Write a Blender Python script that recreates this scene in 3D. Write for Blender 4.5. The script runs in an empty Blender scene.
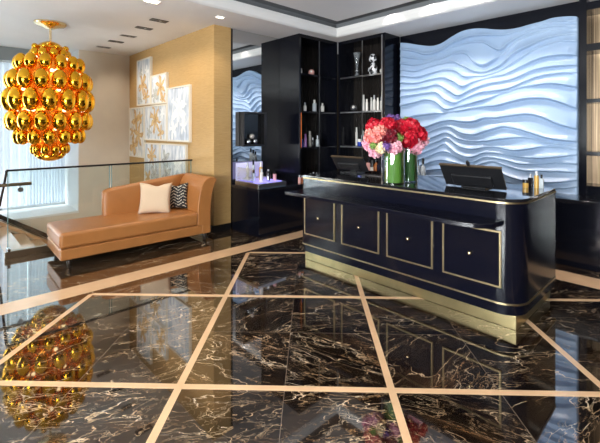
import bpy, bmesh, math, random
import numpy as np
from mathutils import Vector, Matrix, Euler, noise
random.seed(7)
S = bpy.context.scene
COL = S.collection
R = math.radians
PI = math.pi

# ------------------------------------------------------------------ camera model (world: X right-front, Y into the back right, Z up)
PSI = R(46.64); FPX = 389.0; HZ = 130.0; EYE = 1.65
FW = Vector((-math.sin(PSI), math.cos(PSI), 0)); RT = Vector((math.cos(PSI), math.sin(PSI), 0)); CAM = Vector((0, 0, EYE))
def ray(x, y): return FW + RT * ((x - 300) / FPX) + Vector((0, 0, (HZ - y) / FPX))
def onz(x, y, z): d = ray(x, y); return CAM + d * ((z - EYE) / d.z)
def onx(x, y, v): d = ray(x, y); return CAM + d * (v / d.x)
def ony(x, y, v): d = ray(x, y); return CAM + d * (v / d.y)
def topx(p):
    q = Vector(p) - CAM; t = q.dot(FW); return (300 + FPX * q.dot(RT) / t, HZ - FPX * q.z / t)

# ------------------------------------------------------------------ node helpers
def new_mat(name):
    m = bpy.data.materials.new(name); m.use_nodes = True
    nt = m.node_tree; nt.nodes.clear()
    out = nt.nodes.new('ShaderNodeOutputMaterial')
    return m, nt, out
def nd(nt, typ, ins=None, **props):
    n = nt.nodes.new('ShaderNode' + typ)
    for k, v in props.items(): setattr(n, k, v)
    for k, v in (ins or {}).items():
        s = n.inputs[k]
        if isinstance(v, bpy.types.NodeSocket): nt.links.new(v, s)
        else: s.default_value = v
    return n
def mth(nt, op, a, b=None, c=None, clamp=False):
    ins = {0: a}
    if b is not None: ins[1] = b
    if c is not None: ins[2] = c
    n = nd(nt, 'Math', ins, operation=op); n.use_clamp = clamp
    return n.outputs[0]
def mixc(nt, f, a, b, blend='MIX'):
    n = nd(nt, 'Mix', None, data_type='RGBA', blend_type=blend)
    for i, v in ((0, f), (6, a), (7, b)):
        if isinstance(v, bpy.types.NodeSocket): nt.links.new(v, n.inputs[i])
        else: n.inputs[i].default_value = v
    return n.outputs[2]
def ramp(nt, f, stops, interp='LINEAR'):
    n = nd(nt, 'ValToRGB', {0: f}); cr = n.color_ramp; cr.interpolation = interp
    while len(cr.elements) < len(stops): cr.elements.new(.5)
    for e, (p, c) in zip(cr.elements, stops):
        e.position = p; e.color = c if len(c) == 4 else (*c, 1)
    return n.outputs[0]
def c4(c): return (*c, 1) if len(c) == 3 else c
def sc(h):   # sRGB 0-255 triple to linear
    return tuple(((v / 255) / 12.92 if v / 255 <= .04045 else ((v / 255 + .055) / 1.055) ** 2.4) for v in h)

def pbr(name, col, rough=.5, metal=0, coat=0, ior=1.5, spec=None, trans=0, emis=None, estr=0, var=0, vscale=8, bump=0, bscale=60, sheen=0, stretch=(1, 1, 1), coat_rough=.03):
    m, nt, out = new_mat(name)
    b = nd(nt, 'BsdfPrincipled', {'Base Color': c4(col), 'Roughness': rough, 'Metallic': metal, 'Coat Weight': coat, 'Coat Roughness': coat_rough, 'IOR': ior, 'Transmission Weight': trans, 'Sheen Weight': sheen})
    if spec is not None: b.inputs['Specular IOR Level'].default_value = spec
    if emis: b.inputs['Emission Color'].default_value = c4(emis); b.inputs['Emission Strength'].default_value = estr
    if var or bump:
        tc = nd(nt, 'TexCoord'); mp = nd(nt, 'Mapping', {0: tc.outputs['Object'], 3: stretch})
        if var:
            nz = nd(nt, 'TexNoise', {'Vector': mp.outputs[0], 'Scale': vscale, 'Detail': 4})
            lo = tuple(max(0, v * (1 - var)) for v in col[:3]); hi = tuple(min(1, v * (1 + var)) for v in col[:3])
            nt.links.new(ramp(nt, nz.outputs[0], [(.3, lo), (.7, hi)]), b.inputs['Base Color'])
        if bump:
            nz2 = nd(nt, 'TexNoise', {'Vector': mp.outputs[0], 'Scale': bscale, 'Detail': 3})
            bp = nd(nt, 'Bump', {'Strength': bump, 'Distance': .01, 'Height': nz2.outputs[0]})
            nt.links.new(bp.outputs[0], b.inputs['Normal'])
    nt.links.new(b.outputs[0], out.inputs[0])
    return m

def thin_glass(name, tint=(.95, .98, .97), refl=.10):
    m, nt, out = new_mat(name)
    tr = nd(nt, 'BsdfTransparent', {0: c4(tint)}); gl = nd(nt, 'BsdfGlossy', {0: (1, 1, 1, 1), 'Roughness': .01})
    lw = nd(nt, 'LayerWeight', {0: .35 if refl > 0 else .08})
    f = mth(nt, 'MULTIPLY_ADD', lw.outputs['Fresnel'], .55, refl * .35)
    mx = nd(nt, 'MixShader', {0: f, 1: tr.outputs[0], 2: gl.outputs[0]})
    nt.links.new(mx.outputs[0], out.inputs[0])
    return m

M = {}
M['lacquer'] = pbr('black_lacquer', (.004, .0045, .008), .14, ior=1.38)
M['lacquer_desk'] = pbr('desk_lacquer', (.003, .0035, .009), .16, ior=1.45)
M['granite'] = pbr('black_counter', (.008, .008, .011), .08, coat=.5, var=.5, vscale=30)
M['brass'] = pbr('brushed_brass', (.50, .39, .22), .34, metal=1, var=.08, vscale=40, stretch=(1, 1, 12))
M['plinth'] = pbr('plinth_brass', (.66, .54, .28), .28, metal=1, var=.1, vscale=6)
M['gold'] = pbr('mirrored_gold', (.88, .45, .03), .07, metal=1)
M['gold_pale'] = pbr('polished_pale_gold', (.88, .70, .42), .15, metal=1)
M['chrome'] = pbr('chrome', (.8, .8, .82), .08, metal=1)
M['steel'] = pbr('brushed_steel', (.5, .5, .52), .3, metal=1)
M['darkmetal'] = pbr('dark_metal', (.045, .04, .04), .3, metal=.8)
M['bronze'] = pbr('bronze_metal', (.26, .19, .12), .35, metal=.9)
M['leather'] = pbr('tan_leather', sc((172, 113, 62)), .34, var=.07, vscale=5, bump=.12, bscale=240)
M['wood_leg'] = pbr('dark_wood_leg', (.03, .018, .012), .35)
M['cream_fabric'] = pbr('cream_fabric', sc((222, 196, 166)), .85, bump=.25, bscale=350, sheen=.3)
M['ceiling'] = pbr('ceiling_paint', sc((244, 241, 237)), .85, var=.02, vscale=2)
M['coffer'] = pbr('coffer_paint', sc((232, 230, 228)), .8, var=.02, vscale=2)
M['cove_grey'] = pbr('grey_cove_paint', sc((112, 114, 117)), .8)  # recess shadow above the lip put into the colour
M['wall_beige'] = pbr('beige_wall_paint', sc((228, 217, 200)), .8, var=.03, vscale=3, bump=.05, bscale=120)
M['white_paint'] = pbr('white_paint', sc((236, 236, 234)), .6, var=.02, vscale=3)
M['grey_paint'] = pbr('grey_pelmet_paint', sc((150, 158, 160)), .7)
M['mirror'] = pbr('mirror_silvering', (.72, .74, .74), .015, metal=1)
M['panelling'] = pbr('dark_wood_panelling', (.05, .035, .025), .5)
M['baseboard'] = pbr('black_baseboard', (.012, .011, .012), .15, coat=.4)
M['strip'] = pbr('beige_marble_inlay', sc((230, 190, 150)), .14, coat=.3, var=.08, vscale=4)
M['glass'] = thin_glass('clear_glass')
M['rail_glass'] = thin_glass('railing_glass', (.93, .97, .96), .08)
M['frosted'] = pbr('edge_lit_acrylic', (.75, .74, .85), .4, emis=(.55, .5, 1), estr=.28)
M['clear_pane'] = thin_glass('clear_pane', (.97, .98, .98), .0)
M['glass_edge'] = pbr('green_glass_edge', (.25, .45, .42), .1, trans=.3)
M['screen_black'] = pbr('black_plastic', (.012, .012, .014), .3, var=.15, vscale=20)
M['white_gloss'] = pbr('white_glossy', (.82, .8, .78), .25)
M['frame_white'] = pbr('cream_frame', sc((232, 224, 208)), .5)
M['black_gloss'] = pbr('black_gloss', (.01, .01, .012), .12)
M['green'] = pbr('green_leaf', sc((86, 132, 44)), .45, var=.35, vscale=14, stretch=(1, 1, .15))
M['stem'] = pbr('green_stem', sc((70, 110, 45)), .5)
M['darkgreen'] = pbr('dark_green_leaf', sc((48, 92, 40)), .4, var=.35, vscale=14, stretch=(1, 1, .15))
def lit(name, col, s):
    m, nt, out = new_mat(name)
    e = nd(nt, 'Emission', {0: c4(col), 1: s}); nt.links.new(e.outputs[0], out.inputs[0]); return m
M['bulb'] = lit('warm_bulb', (1, .75, .42), 3.5)
M['amber_lamp'] = pbr('amber_reflector', (1, .42, .05), .22, metal=1, emis=(1, .28, .03), estr=.16, bump=1.0, bscale=26)  # faint emission stands in for orange reflections between the gold eggs
M['downlight'] = lit('downlight_lamp', (1, .82, .6), 10)
M['violet_led'] = lit('violet_led', (.34, .30, 1), 1.3)
M['panel_lamp'] = lit('ceiling_panel_lamp', (.9, .95, 1), 2.2)
M['orange_led'] = lit('orange_led', (1, .25, .05), 1.0)

# gold wallpaper: fine woven grasscloth
def mk_wallpaper():
    m, nt, out = new_mat('gold_wallpaper')
    tc = nd(nt, 'TexCoord')
    mp = nd(nt, 'Mapping', {0: tc.outputs['Object'], 3: (3, 3, 90)}); n1 = nd(nt, 'TexNoise', {'Vector': mp.outputs[0], 'Scale': 3, 'Detail': 3})
    mp2 = nd(nt, 'Mapping', {0: tc.outputs['Object'], 3: (1, 1, 1)}); n2 = nd(nt, 'TexNoise', {'Vector': mp2.outputs[0], 'Scale': 1.5, 'Detail': 2})
    a = ramp(nt, n1.outputs[0], [(.3, sc((186, 146, 88))), (.7, sc((208, 170, 112)))])
    c = mixc(nt, mth(nt, 'MULTIPLY', n2.outputs[0], .3), a, (*sc((214, 182, 130)), 1))
    b = nd(nt, 'BsdfPrincipled', {'Base Color': c, 'Roughness': .5, 'Metallic': .15})
    bp = nd(nt, 'Bump', {'Strength': .15, 'Distance': .004, 'Height': n1.outputs[0]}); nt.links.new(bp.outputs[0], b.inputs['Normal'])
    nt.links.new(b.outputs[0], out.inputs[0]); return m
M['wallpaper'] = mk_wallpaper()

# black marble with gold and white veins, half tiles with fine joints
OX, OY, S1, S2 = -.848, 2.480, 1.358, 1.37
def mk_marble():
    m, nt, out = new_mat('black_gold_marble')
    g = nd(nt, 'NewGeometry'); xyz = nd(nt, 'SeparateXYZ', {0: g.outputs['Position']})
    x, y = xyz.outputs[0], xyz.outputs[1]
    g1 = mth(nt, 'MULTIPLY', mth(nt, 'ADD', x, y), .70711); g2 = mth(nt, 'MULTIPLY', mth(nt, 'SUBTRACT', y, x), .70711)
    u = mth(nt, 'DIVIDE', mth(nt, 'SUBTRACT', g1, OX), S1 / 2); v = mth(nt, 'DIVIDE', mth(nt, 'SUBTRACT', g2, OY), S2 / 2)
    iu, iv = mth(nt, 'FLOOR', u), mth(nt, 'FLOOR', v); fu, fv = mth(nt, 'FRACT', u), mth(nt, 'FRACT', v)
    idv = nd(nt, 'CombineXYZ', {0: iu, 1: iv}); wn = nd(nt, 'TexWhiteNoise', {0: idv.outputs[0]}, noise_dimensions='2D')
    off = nd(nt, 'VectorMath', {0: wn.outputs['Color'], 3: 23.0}, operation='SCALE')
    p = nd(nt, 'CombineXYZ', {0: g1, 1: g2})
    pp = nd(nt, 'VectorMath', {0: p.outputs[0], 1: off.outputs[0]}, operation='ADD').outputs[0]
    ang = mth(nt, 'MULTIPLY_ADD', wn.outputs['Value'], 1.5, -1.0)
    pr = nd(nt, 'VectorRotate', {0: pp, 3: ang}, rotation_type='Z_AXIS').outputs[0]
    rot = nd(nt, 'Mapping', {0: pr, 3: (.65, 1.8, 1)}).outputs[0]
    w1 = nd(nt, 'TexNoise', {'Vector': rot, 'Scale': 3.2, 'Detail': 5})
    wv = nd(nt, 'VectorMath', {0: nd(nt, 'VectorMath', {0: w1.outputs['Color'], 1: (.5, .5, .5)}, operation='SUBTRACT').outputs[0], 3: .55}, operation='SCALE').outputs[0]
    q = nd(nt, 'VectorMath', {0: rot, 1: wv}, operation='ADD').outputs[0]
    def crack(scale, width, soft):
        vo = nd(nt, 'TexVoronoi', {'Vector': q, 'Scale': scale}, feature='DISTANCE_TO_EDGE')
        return nd(nt, 'MapRange', {0: vo.outputs['Distance'], 1: width, 2: width * soft, 3: 1.0, 4: 0.0}).outputs[0]
    mask = nd(nt, 'TexNoise', {'Vector': q, 'Scale': 1.7, 'Detail': 2}).outputs[0]
    mask2 = nd(nt, 'TexNoise', {'Vector': q, 'Scale': 6.0, 'Detail': 2}).outputs[0]
    m1 = nd(nt, 'MapRange', {0: mask, 1: .36, 2: .57}).outputs[0]
    m2 = nd(nt, 'MapRange', {0: mask2, 1: .40, 2: .58}).outputs[0]
    a = mth(nt, 'MULTIPLY', crack(2.6, .003, 4.5), mth(nt, 'MULTIPLY', m2, 1.0))
    b_ = mth(nt, 'MULTIPLY', crack(6.0, .0042, 4.5), mth(nt, 'MULTIPLY', m1, m2))
    n3 = nd(nt, 'TexNoise', {'Vector': q, 'Scale': 7, 'Detail': 6, 'Roughness': .6}).outputs[0]
    rid = nd(nt, 'MapRange', {0: mth(nt, 'ABSOLUTE', mth(nt, 'SUBTRACT', n3, .5)), 1: .001, 2: .013, 3: .55, 4: 0}).outputs[0]
    c_ = mth(nt, 'MULTIPLY', rid, m1)
    vein = mth(nt, 'MAXIMUM', mth(nt, 'MAXIMUM', a, b_), c_)
    cloud = nd(nt, 'TexNoise', {'Vector': q, 'Scale': 2.2, 'Detail': 4}).outputs[0]
    base = ramp(nt, cloud, [(.35, (.004, .003, .003)), (.56, (.018, .010, .006)), (.75, (.07, .035, .016))])
    vc = ramp(nt, mask2, [(.35, (.70, .38, .16)), (.6, (.90, .66, .42)), (.8, (.92, .84, .74))])
    tv = nd(nt, 'SeparateColor', {0: wn.outputs['Color']}).outputs[1]
    vein = mth(nt, 'MULTIPLY', vein, mth(nt, 'MULTIPLY_ADD', tv, .55, .45))
    col = mixc(nt, vein, base, vc)
    jw = .0025
    e1 = mth(nt, 'MINIMUM', fu, mth(nt, 'SUBTRACT', 1, fu)); e2 = mth(nt, 'MINIMUM', fv, mth(nt, 'SUBTRACT', 1, fv))
    jm = mth(nt, 'LESS_THAN', mth(nt, 'MINIMUM', e1, e2), jw / .67)
    col = mixc(nt, jm, col, (.16, .12, .09, 1))
    b = nd(nt, 'BsdfPrincipled', {'Base Color': col, 'Roughness': .05, 'IOR': 1.6, 'Coat Weight': 1.0, 'Coat Roughness': .02, 'Coat IOR': 1.7})
    nt.links.new(b.outputs[0], out.inputs[0]); return m
M['marble'] = mk_marble()

def mk_wave():
    m, nt, out = new_mat('pale_blue_relief_plaster')
    tc = nd(nt, 'TexCoord'); n = nd(nt, 'TexNoise', {'Vector': tc.outputs['Object'], 'Scale': 1.2, 'Detail': 2})
    c = ramp(nt, n.outputs[0], [(.3, sc((150, 175, 208))), (.7, sc((166, 188, 216)))])
    b = nd(nt, 'BsdfPrincipled', {'Base Color': c, 'Roughness': .26, 'Specular IOR Level': .5})
    nt.links.new(b.outputs[0], out.inputs[0]); return m
M['wave'] = mk_wave()

def mk_sheer():
    m, nt, out = new_mat('white_sheer_fabric')
    d = nd(nt, 'BsdfDiffuse', {0: (.8, .83, .87, 1)}); t = nd(nt, 'BsdfTranslucent', {0: (.74, .79, .85, 1)}); tr = nd(nt, 'BsdfTransparent', {0: (1, 1, 1, 1)})
    mx = nd(nt, 'MixShader', {0: .6, 1: d.outputs[0], 2: t.outputs[0]})
    mx2 = nd(nt, 'MixShader', {0: .12, 1: mx.outputs[0], 2: tr.outputs[0]})
    nt.links.new(mx2.outputs[0], out.inputs[0]); return m
M['sheer'] = mk_sheer()

def mk_art(name, seed, flowers, bg=(214, 218, 222)):
    m, nt, out = new_mat(name)
    tc = nd(nt, 'TexCoord'); mp = nd(nt, 'Mapping', {0: tc.outputs['Object'], 1: (seed * 3.1, seed * 1.7, seed * 5.3)})
    w = nd(nt, 'TexNoise', {'Vector': mp.outputs[0], 'Scale': 5, 'Detail': 4})
    wob = mth(nt, 'SUBTRACT', w.outputs[0], .5)
    st = nd(nt, 'TexNoise', {'Vector': nd(nt, 'Mapping', {0: mp.outputs[0], 3: (9, 1, 2.2)}).outputs[0], 'Scale': 1.6, 'Detail': 4}).outputs[0]
    col = ramp(nt, st, [(.32, sc((176, 186, 196))), (.5, sc(bg)), (.66, sc((244, 244, 242)))])
    sp = nd(nt, 'SeparateXYZ', {0: tc.outputs['Object']})
    for cx, cz, rad, n, c1, c2 in flowers:
        dx = mth(nt, 'SUBTRACT', sp.outputs[0], cx); dz = mth(nt, 'SUBTRACT', sp.outputs[2], cz)
        rr = mth(nt, 'SQRT', mth(nt, 'ADD', mth(nt, 'MULTIPLY', dx, dx), mth(nt, 'MULTIPLY', dz, dz)))
        ang = mth(nt, 'MULTIPLY_ADD', wob, 1.6, mth(nt, 'ARCTAN2', dz, dx))
        lobe = mth(nt, 'MULTIPLY_ADD', mth(nt, 'COSINE', mth(nt, 'MULTIPLY_ADD', ang, n, seed * 1.3)), .34, .66)
        q = mth(nt, 'DIVIDE', mth(nt, 'MULTIPLY_ADD', wob, rad * .55, rr), mth(nt, 'MULTIPLY', lobe, rad))
        mask = nd(nt, 'MapRange', {0: q, 1: .92, 2: 1.06, 3: 1.0, 4: 0.0}).outputs[0]
        pc = ramp(nt, mth(nt, 'ADD', q, wob), [(.1, sc(c1)), (.55, sc(c2)), (.95, sc(c1))])
        col = mixc(nt, mth(nt, 'MULTIPLY', mask, .93), col, pc)
    b = nd(nt, 'BsdfPrincipled', {'Base Color': col, 'Roughness': .5}); nt.links.new(b.outputs[0], out.inputs[0]); return m

def mk_zigzag():
    m, nt, out = new_mat('black_cream_zigzag_fabric')
    tc = nd(nt, 'TexCoord'); s = nd(nt, 'SeparateXYZ', {0: tc.outputs['Object']})
    tri = mth(nt, 'PINGPONG', mth(nt, 'MULTIPLY', s.outputs[0], 14), 1.0)
    ph = mth(nt, 'FRACT', mth(nt, 'ADD', mth(nt, 'MULTIPLY', s.outputs[2], 22), tri))
    f = mth(nt, 'GREATER_THAN', ph, .62)
    dots = nd(nt, 'TexVoronoi', {'Vector': tc.outputs['Object'], 'Scale': 60}, feature='F1')
    f2 = mth(nt, 'MULTIPLY', f, mth(nt, 'LESS_THAN', dots.outputs['Distance'], .55))
    col = mixc(nt, f2, (.012, .012, .014, 1), (*sc((206, 196, 178)), 1))
    b = nd(nt, 'BsdfPrincipled', {'Base Color': col, 'Roughness': .8}); nt.links.new(b.outputs[0], out.inputs[0]); return m
M['zigzag'] = mk_zigzag()

def mk_petal(name, c1, c2, rough=.5):
    m, nt, out = new_mat(name)
    g = nd(nt, 'NewGeometry')
    col = ramp(nt, g.outputs['Random Per Island'], [(0, sc(c1)), (1, sc(c2))])
    b = nd(nt, 'BsdfPrincipled', {'Base Color': col, 'Roughness': rough, 'Subsurface Weight': .0}); nt.links.new(b.outputs[0], out.inputs[0]); return m
M['p_red'] = mk_petal('red_petals', (172, 10, 32), (212, 24, 54))
M['p_maroon'] = mk_petal('maroon_petals', (92, 10, 26), (128, 18, 40))
M['p_coral'] = mk_petal('coral_petals', (236, 120, 118), (246, 168, 150))
M['p_pink'] = mk_petal('pink_petals', (232, 150, 176), (248, 200, 208))
M['p_purple'] = mk_petal('purple_petals', (92, 56, 132), (146, 106, 178))
M['p_green'] = mk_petal('green_bloom', (96, 132, 56), (150, 178, 92))
M['p_cream'] = mk_petal('cream_petals', (238, 214, 166), (250, 232, 200))

def mk_flute():
    m, nt, out = new_mat('bronze_fluted_panel')
    tc = nd(nt, 'TexCoord'); s = nd(nt, 'SeparateXYZ', {0: tc.outputs['Object']})
    n = nd(nt, 'TexNoise', {'Vector': nd(nt, 'Mapping', {0: tc.outputs['Object'], 3: (60, 1, .6)}).outputs[0], 'Scale': 1.2, 'Detail': 3}).outputs[0]
    col = ramp(nt, n, [(.3, sc((78, 62, 46))), (.55, sc((128, 106, 80))), (.75, sc((164, 142, 114)))])
    b = nd(nt, 'BsdfPrincipled', {'Base Color': col, 'Roughness': .35, 'Metallic': .5}); nt.links.new(b.outputs[0], out.inputs[0]); return m
M['flute'] = mk_flute()
M['shelf_back'] = pbr('smoked_back_panel', (.022, .018, .016), .25, metal=.3, var=.4, vscale=3, stretch=(14, 14, .4))

# ------------------------------------------------------------------ mesh helpers
def box(bm, x0, x1, y0, y1, z0, z1):
    vs = [bm.verts.new(p) for p in ((x0, y0, z0), (x1, y0, z0), (x1, y1, z0), (x0, y1, z0), (x0, y0, z1), (x1, y0, z1), (x1, y1, z1), (x0, y1, z1))]
    for f in ((3, 2, 1, 0), (4, 5, 6, 7), (0, 1, 5, 4), (1, 2, 6, 5), (2, 3, 7, 6), (3, 0, 4, 7)): bm.faces.new([vs[i] for i in f])
def prism(bm, poly, z0, z1):
    a = [bm.verts.new((x, y, z0)) for x, y in poly]; b = [bm.verts.new((x, y, z1)) for x, y in poly]
    n = len(poly)
    bm.faces.new(a[::-1]); bm.faces.new(b)
    for i in range(n): bm.faces.new((a[i], a[(i + 1) % n], b[(i + 1) % n], b[i]))
def extrude_x(bm, poly, x0, x1):       # poly in (y, z)
    a = [bm.verts.new((x0, y, z)) for y, z in poly]; b = [bm.verts.new((x1, y, z)) for y, z in poly]
    n = len(poly)
    bm.faces.new(a); bm.faces.new(b[::-1])
    for i in range(n): bm.faces.new((b[i], b[(i + 1) % n], a[(i + 1) % n], a[i]))
def lathe(bm, prof, loc=(0, 0, 0), seg=20, sx=1, sy=1):
    rings = []
    for r, z in prof:
        if r < 1e-6: rings.append([bm.verts.new((loc[0], loc[1], loc[2] + z))])
        else: rings.append([bm.verts.new((loc[0] + sx * r * math.cos(2 * PI * k / seg), loc[1] + sy * r * math.sin(2 * PI * k / seg), loc[2] + z)) for k in range(seg)])
    for a, b in zip(rings, rings[1:]):
        if len(a) == 1 and len(b) == 1: continue
        for k in range(seg):
            k2 = (k + 1) % seg
            if len(a) == 1: bm.faces.new((a[0], b[k2], b[k]))
            elif len(b) == 1: bm.faces.new((a[k], a[k2], b[0]))
            else: bm.faces.new((a[k], a[k2], b[k2], b[k]))
    if len(rings[0]) > 1: bm.faces.new(rings[0][::-1])
    if len(rings[-1]) > 1: bm.faces.new(rings[-1])
def tube(bm, pts, r, seg=10):
    pts = [Vector(p) for p in pts]; rings = []
    for i, p in enumerate(pts):
        t = (pts[min(i + 1, len(pts) - 1)] - pts[max(i - 1, 0)]).normalized()
        up = Vector((0, 0, 1)) if abs(t.z) < .9 else Vector((1, 0, 0))
        a = t.cross(up).normalized(); b = t.cross(a).normalized()
        rings.append([bm.verts.new(p + a * r * math.cos(2 * PI * k / seg) + b * r * math.sin(2 * PI * k / seg)) for k in range(seg)])
    for a, b in zip(rings, rings[1:]):
        for k in range(seg): bm.faces.new((a[k], a[(k + 1) % seg], b[(k + 1) % seg], b[k]))
    bm.faces.new(rings[0][::-1]); bm.faces.new(rings[-1])
def ball(bm, loc, r, sz=None, seg=16, rings=10):
    sz = sz or r
    lathe(bm, [(r * math.sin(PI * i / rings), -sz * math.cos(PI * i / rings)) for i in range(rings + 1)], loc, seg)
def egg(bm, loc, r, h, seg=18, rings=12):
    prof = []
    for i in range(rings + 1):
        a = PI * i / rings; z = -math.cos(a)
        prof.append((r * math.sin(a) * (1 - .05 * z), h * z))
    lathe(bm, prof, loc, seg)
def rrect(x0, x1, y0, y1, r, seg=8):   # counter-clockwise; r = (x0y0, x1y0, x1y1, x0y1)
    if not isinstance(r, (tuple, list)): r = (r,) * 4
    out = []
    for (cx, cy, a0), rr in zip(((x0, y0, PI), (x1, y0, 1.5 * PI), (x1, y1, 0), (x0, y1, .5 * PI)), r):
        sx = 1 if cx == x0 else -1; sy = 1 if cy == y0 else -1
        if rr < 1e-5: out.append((cx, cy)); continue
        n = max(2, int(seg * (1 if rr < .1 else 2)))
        for k in range(n + 1):
            a = a0 + .5 * PI * k / n
            out.append((cx + sx * rr + rr * math.cos(a), cy + sy * rr + rr * math.sin(a)))
    return out
def obj(name, bm, mat, parent=None, smooth=False, bevel=0, seg=2, subsurf=0, loc=None, rot=None):
    bmesh.ops.recalc_face_normals(bm, faces=bm.faces)
    me = bpy.data.meshes.new(name); bm.to_mesh(me); bm.free()
    me.materials.append(mat)
    o = bpy.data.objects.new(name, me); COL.objects.link(o)
    if parent: o.parent = parent
    if loc is not None: o.location = loc
    if rot is not None: o.rotation_euler = rot
    if smooth:
        for p in me.polygons: p.use_smooth = True
        if smooth != 'all':
            a = me.attributes.new('sharp_edge', 'BOOLEAN', 'EDGE') if 'sharp_edge' not in me.attributes else me.attributes['sharp_edge']
            b2 = bmesh.new(); b2.from_mesh(me)
            vals = [(len(e.link_faces) == 2 and e.calc_face_angle(0) > R(38)) for e in b2.edges]
            b2.free()
            for i, v in enumerate(vals): a.data[i].value = v
    if bevel:
        md = o.modifiers.new('bevel', 'BEVEL'); md.width = bevel; md.segments = seg; md.limit_method = 'ANGLE'; md.angle_limit = R(40)
        for p in me.polygons: p.use_smooth = True
        md.harden_normals = True
    if subsurf:
        md = o.modifiers.new('subsurf', 'SUBSURF'); md.levels = subsurf; md.render_levels = subsurf
    return o
def bx(name, dims, mat, parent=None, bevel=0, **k):
    bm = bmesh.new(); box(bm, *dims); return obj(name, bm, mat, parent, bevel=bevel, **k)
def tag(o, label, cat, group=None, kind=None):
    o['label'] = label; o['category'] = cat
    if group: o['group'] = group
    if kind: o['kind'] = kind
    return o
def thing(name, label, cat, loc=(0, 0, 0), rz=0, group=None):
    o = bpy.data.objects.new(name, None); o.empty_display_size = .05; COL.objects.link(o)
    o.location = loc; o.rotation_euler = (0, 0, rz)
    return tag(o, label, cat, group)
def struct(o, label=None, cat=None):
    o['kind'] = 'structure'
    o['label'] = label or o.name.replace('_', ' '); o['category'] = cat or o.name.split('_')[0]
    return o
def rel(loc, *bxs):    # helper: shift a box to local coordinates
    x, y, z = loc; a = bxs
    return (a[0] - x, a[1] - x, a[2] - y, a[3] - y, a[4] - z, a[5] - z)

# ================================================================== SETTING
H = 3.35
XL, XW = -9.19, -10.40         # left wall face, window plane
XR, YF = 3.6, -4.2             # right wall, wall behind the camera
# floor with the stair opening
bm = bmesh.new()
prism(bm, [(XL, YF), (XR, YF), (XR, 6.6), (-6.265, 6.6), (-6.265, .70), (XL, .70)], -.25, 0)
struct(obj('floor', bm, M['marble']), 'polished black marble floor with golden veins', 'floor')
# inlay strips
def e12(g1, g2): return (.70711 * (g1 - g2), .70711 * (g1 + g2))
def clip_poly(poly, axis, lim, keep_less):
    out = []
    for i in range(len(poly)):
        a, b = poly[i], poly[(i + 1) % len(poly)]
        ia = (a[axis] <= lim) if keep_less else (a[axis] >= lim); ib = (b[axis] <= lim) if keep_less else (b[axis] >= lim)
        if ia: out.append(a)
        if ia != ib:
            t = (lim - a[axis]) / (b[axis] - a[axis]); out.append((a[0] + t * (b[0] - a[0]), a[1] + t * (b[1] - a[1])))
    return out
bm = bmesh.new(); hw = .024
XC = -4.285; YC = 5.02
def strip(poly, z):
    for ax, lim, less in ((0, XC, False), (1, YC, True), (0, XR - .02, True), (1, YF + .02, False)):
        poly = clip_poly(poly, ax, lim, less)
        if len(poly) < 3: return
    prism(bm, poly, -.01, z)
E2 = [2.480 + k * S2 for k in range(-5, 4)]
for i in range(-5, 7):
    g = OX + i * S1
    strip([e12(g - hw, -6), e12(g + hw, -6), e12(g + hw, 9), e12(g - hw, 9)], .0012)
for g in E2:
    strip([e12(-8, g - hw), e12(9, g - hw), e12(9, g + hw), e12(-8, g + hw)], .0016)
struct(obj('trim_1', bm, M['strip']), 'thin beige marble strips laid in a diamond grid on the floor', 'floor inlay')
bm = bmesh.new()
prism(bm, [(-4.62, YF + .02), (-4.345, YF + .02), (-4.345, 5.02), (XR - .02, 5.02), (XR - .02, 5.36), (-4.62, 5.36)], -.01, .001)
struct(obj('trim_2', bm, M['strip']), 'wide beige marble border band around the lobby floor', 'floor inlay')

# walls
bm = bmesh.new()
box(bm, XL - .02, -5.50, 3.29, 3.61, -2.2, H)
struct(obj('wall_gold', bm, M['wallpaper']), 'gold grasscloth wall that carries the framed flower pictures', 'wall')
bm = bmesh.new()
box(bm, -6.19, -5.49, 3.275, 3.29, 0, .11); box(bm, -5.50, -5.485, 3.275, 3.60, 0, .11)
struct(obj('baseboard_gold', bm, M['baseboard']), 'black baseboard under the gold wall', 'baseboard')
bx_ = bx('wall_mirror_backing', (-6.2, -5.535, 3.61, 5.3, 0, H), M['lacquer']); struct(bx_, 'dark wall behind the tall mirror', 'wall')
bm = bmesh.new(); box(bm, -6.2, XR, 6.6, 6.75, -.2, 3.7)
struct(obj('wall_back', bm, M['lacquer']), 'black wall behind the shelves', 'wall')
bm = bmesh.new(); box(bm, -3.90, -1.19, 6.2, 6.6, 0, H)
struct(obj('wall_feature', bm, M['lacquer']), 'black panelled wall that carries the wave relief', 'wall')
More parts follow.
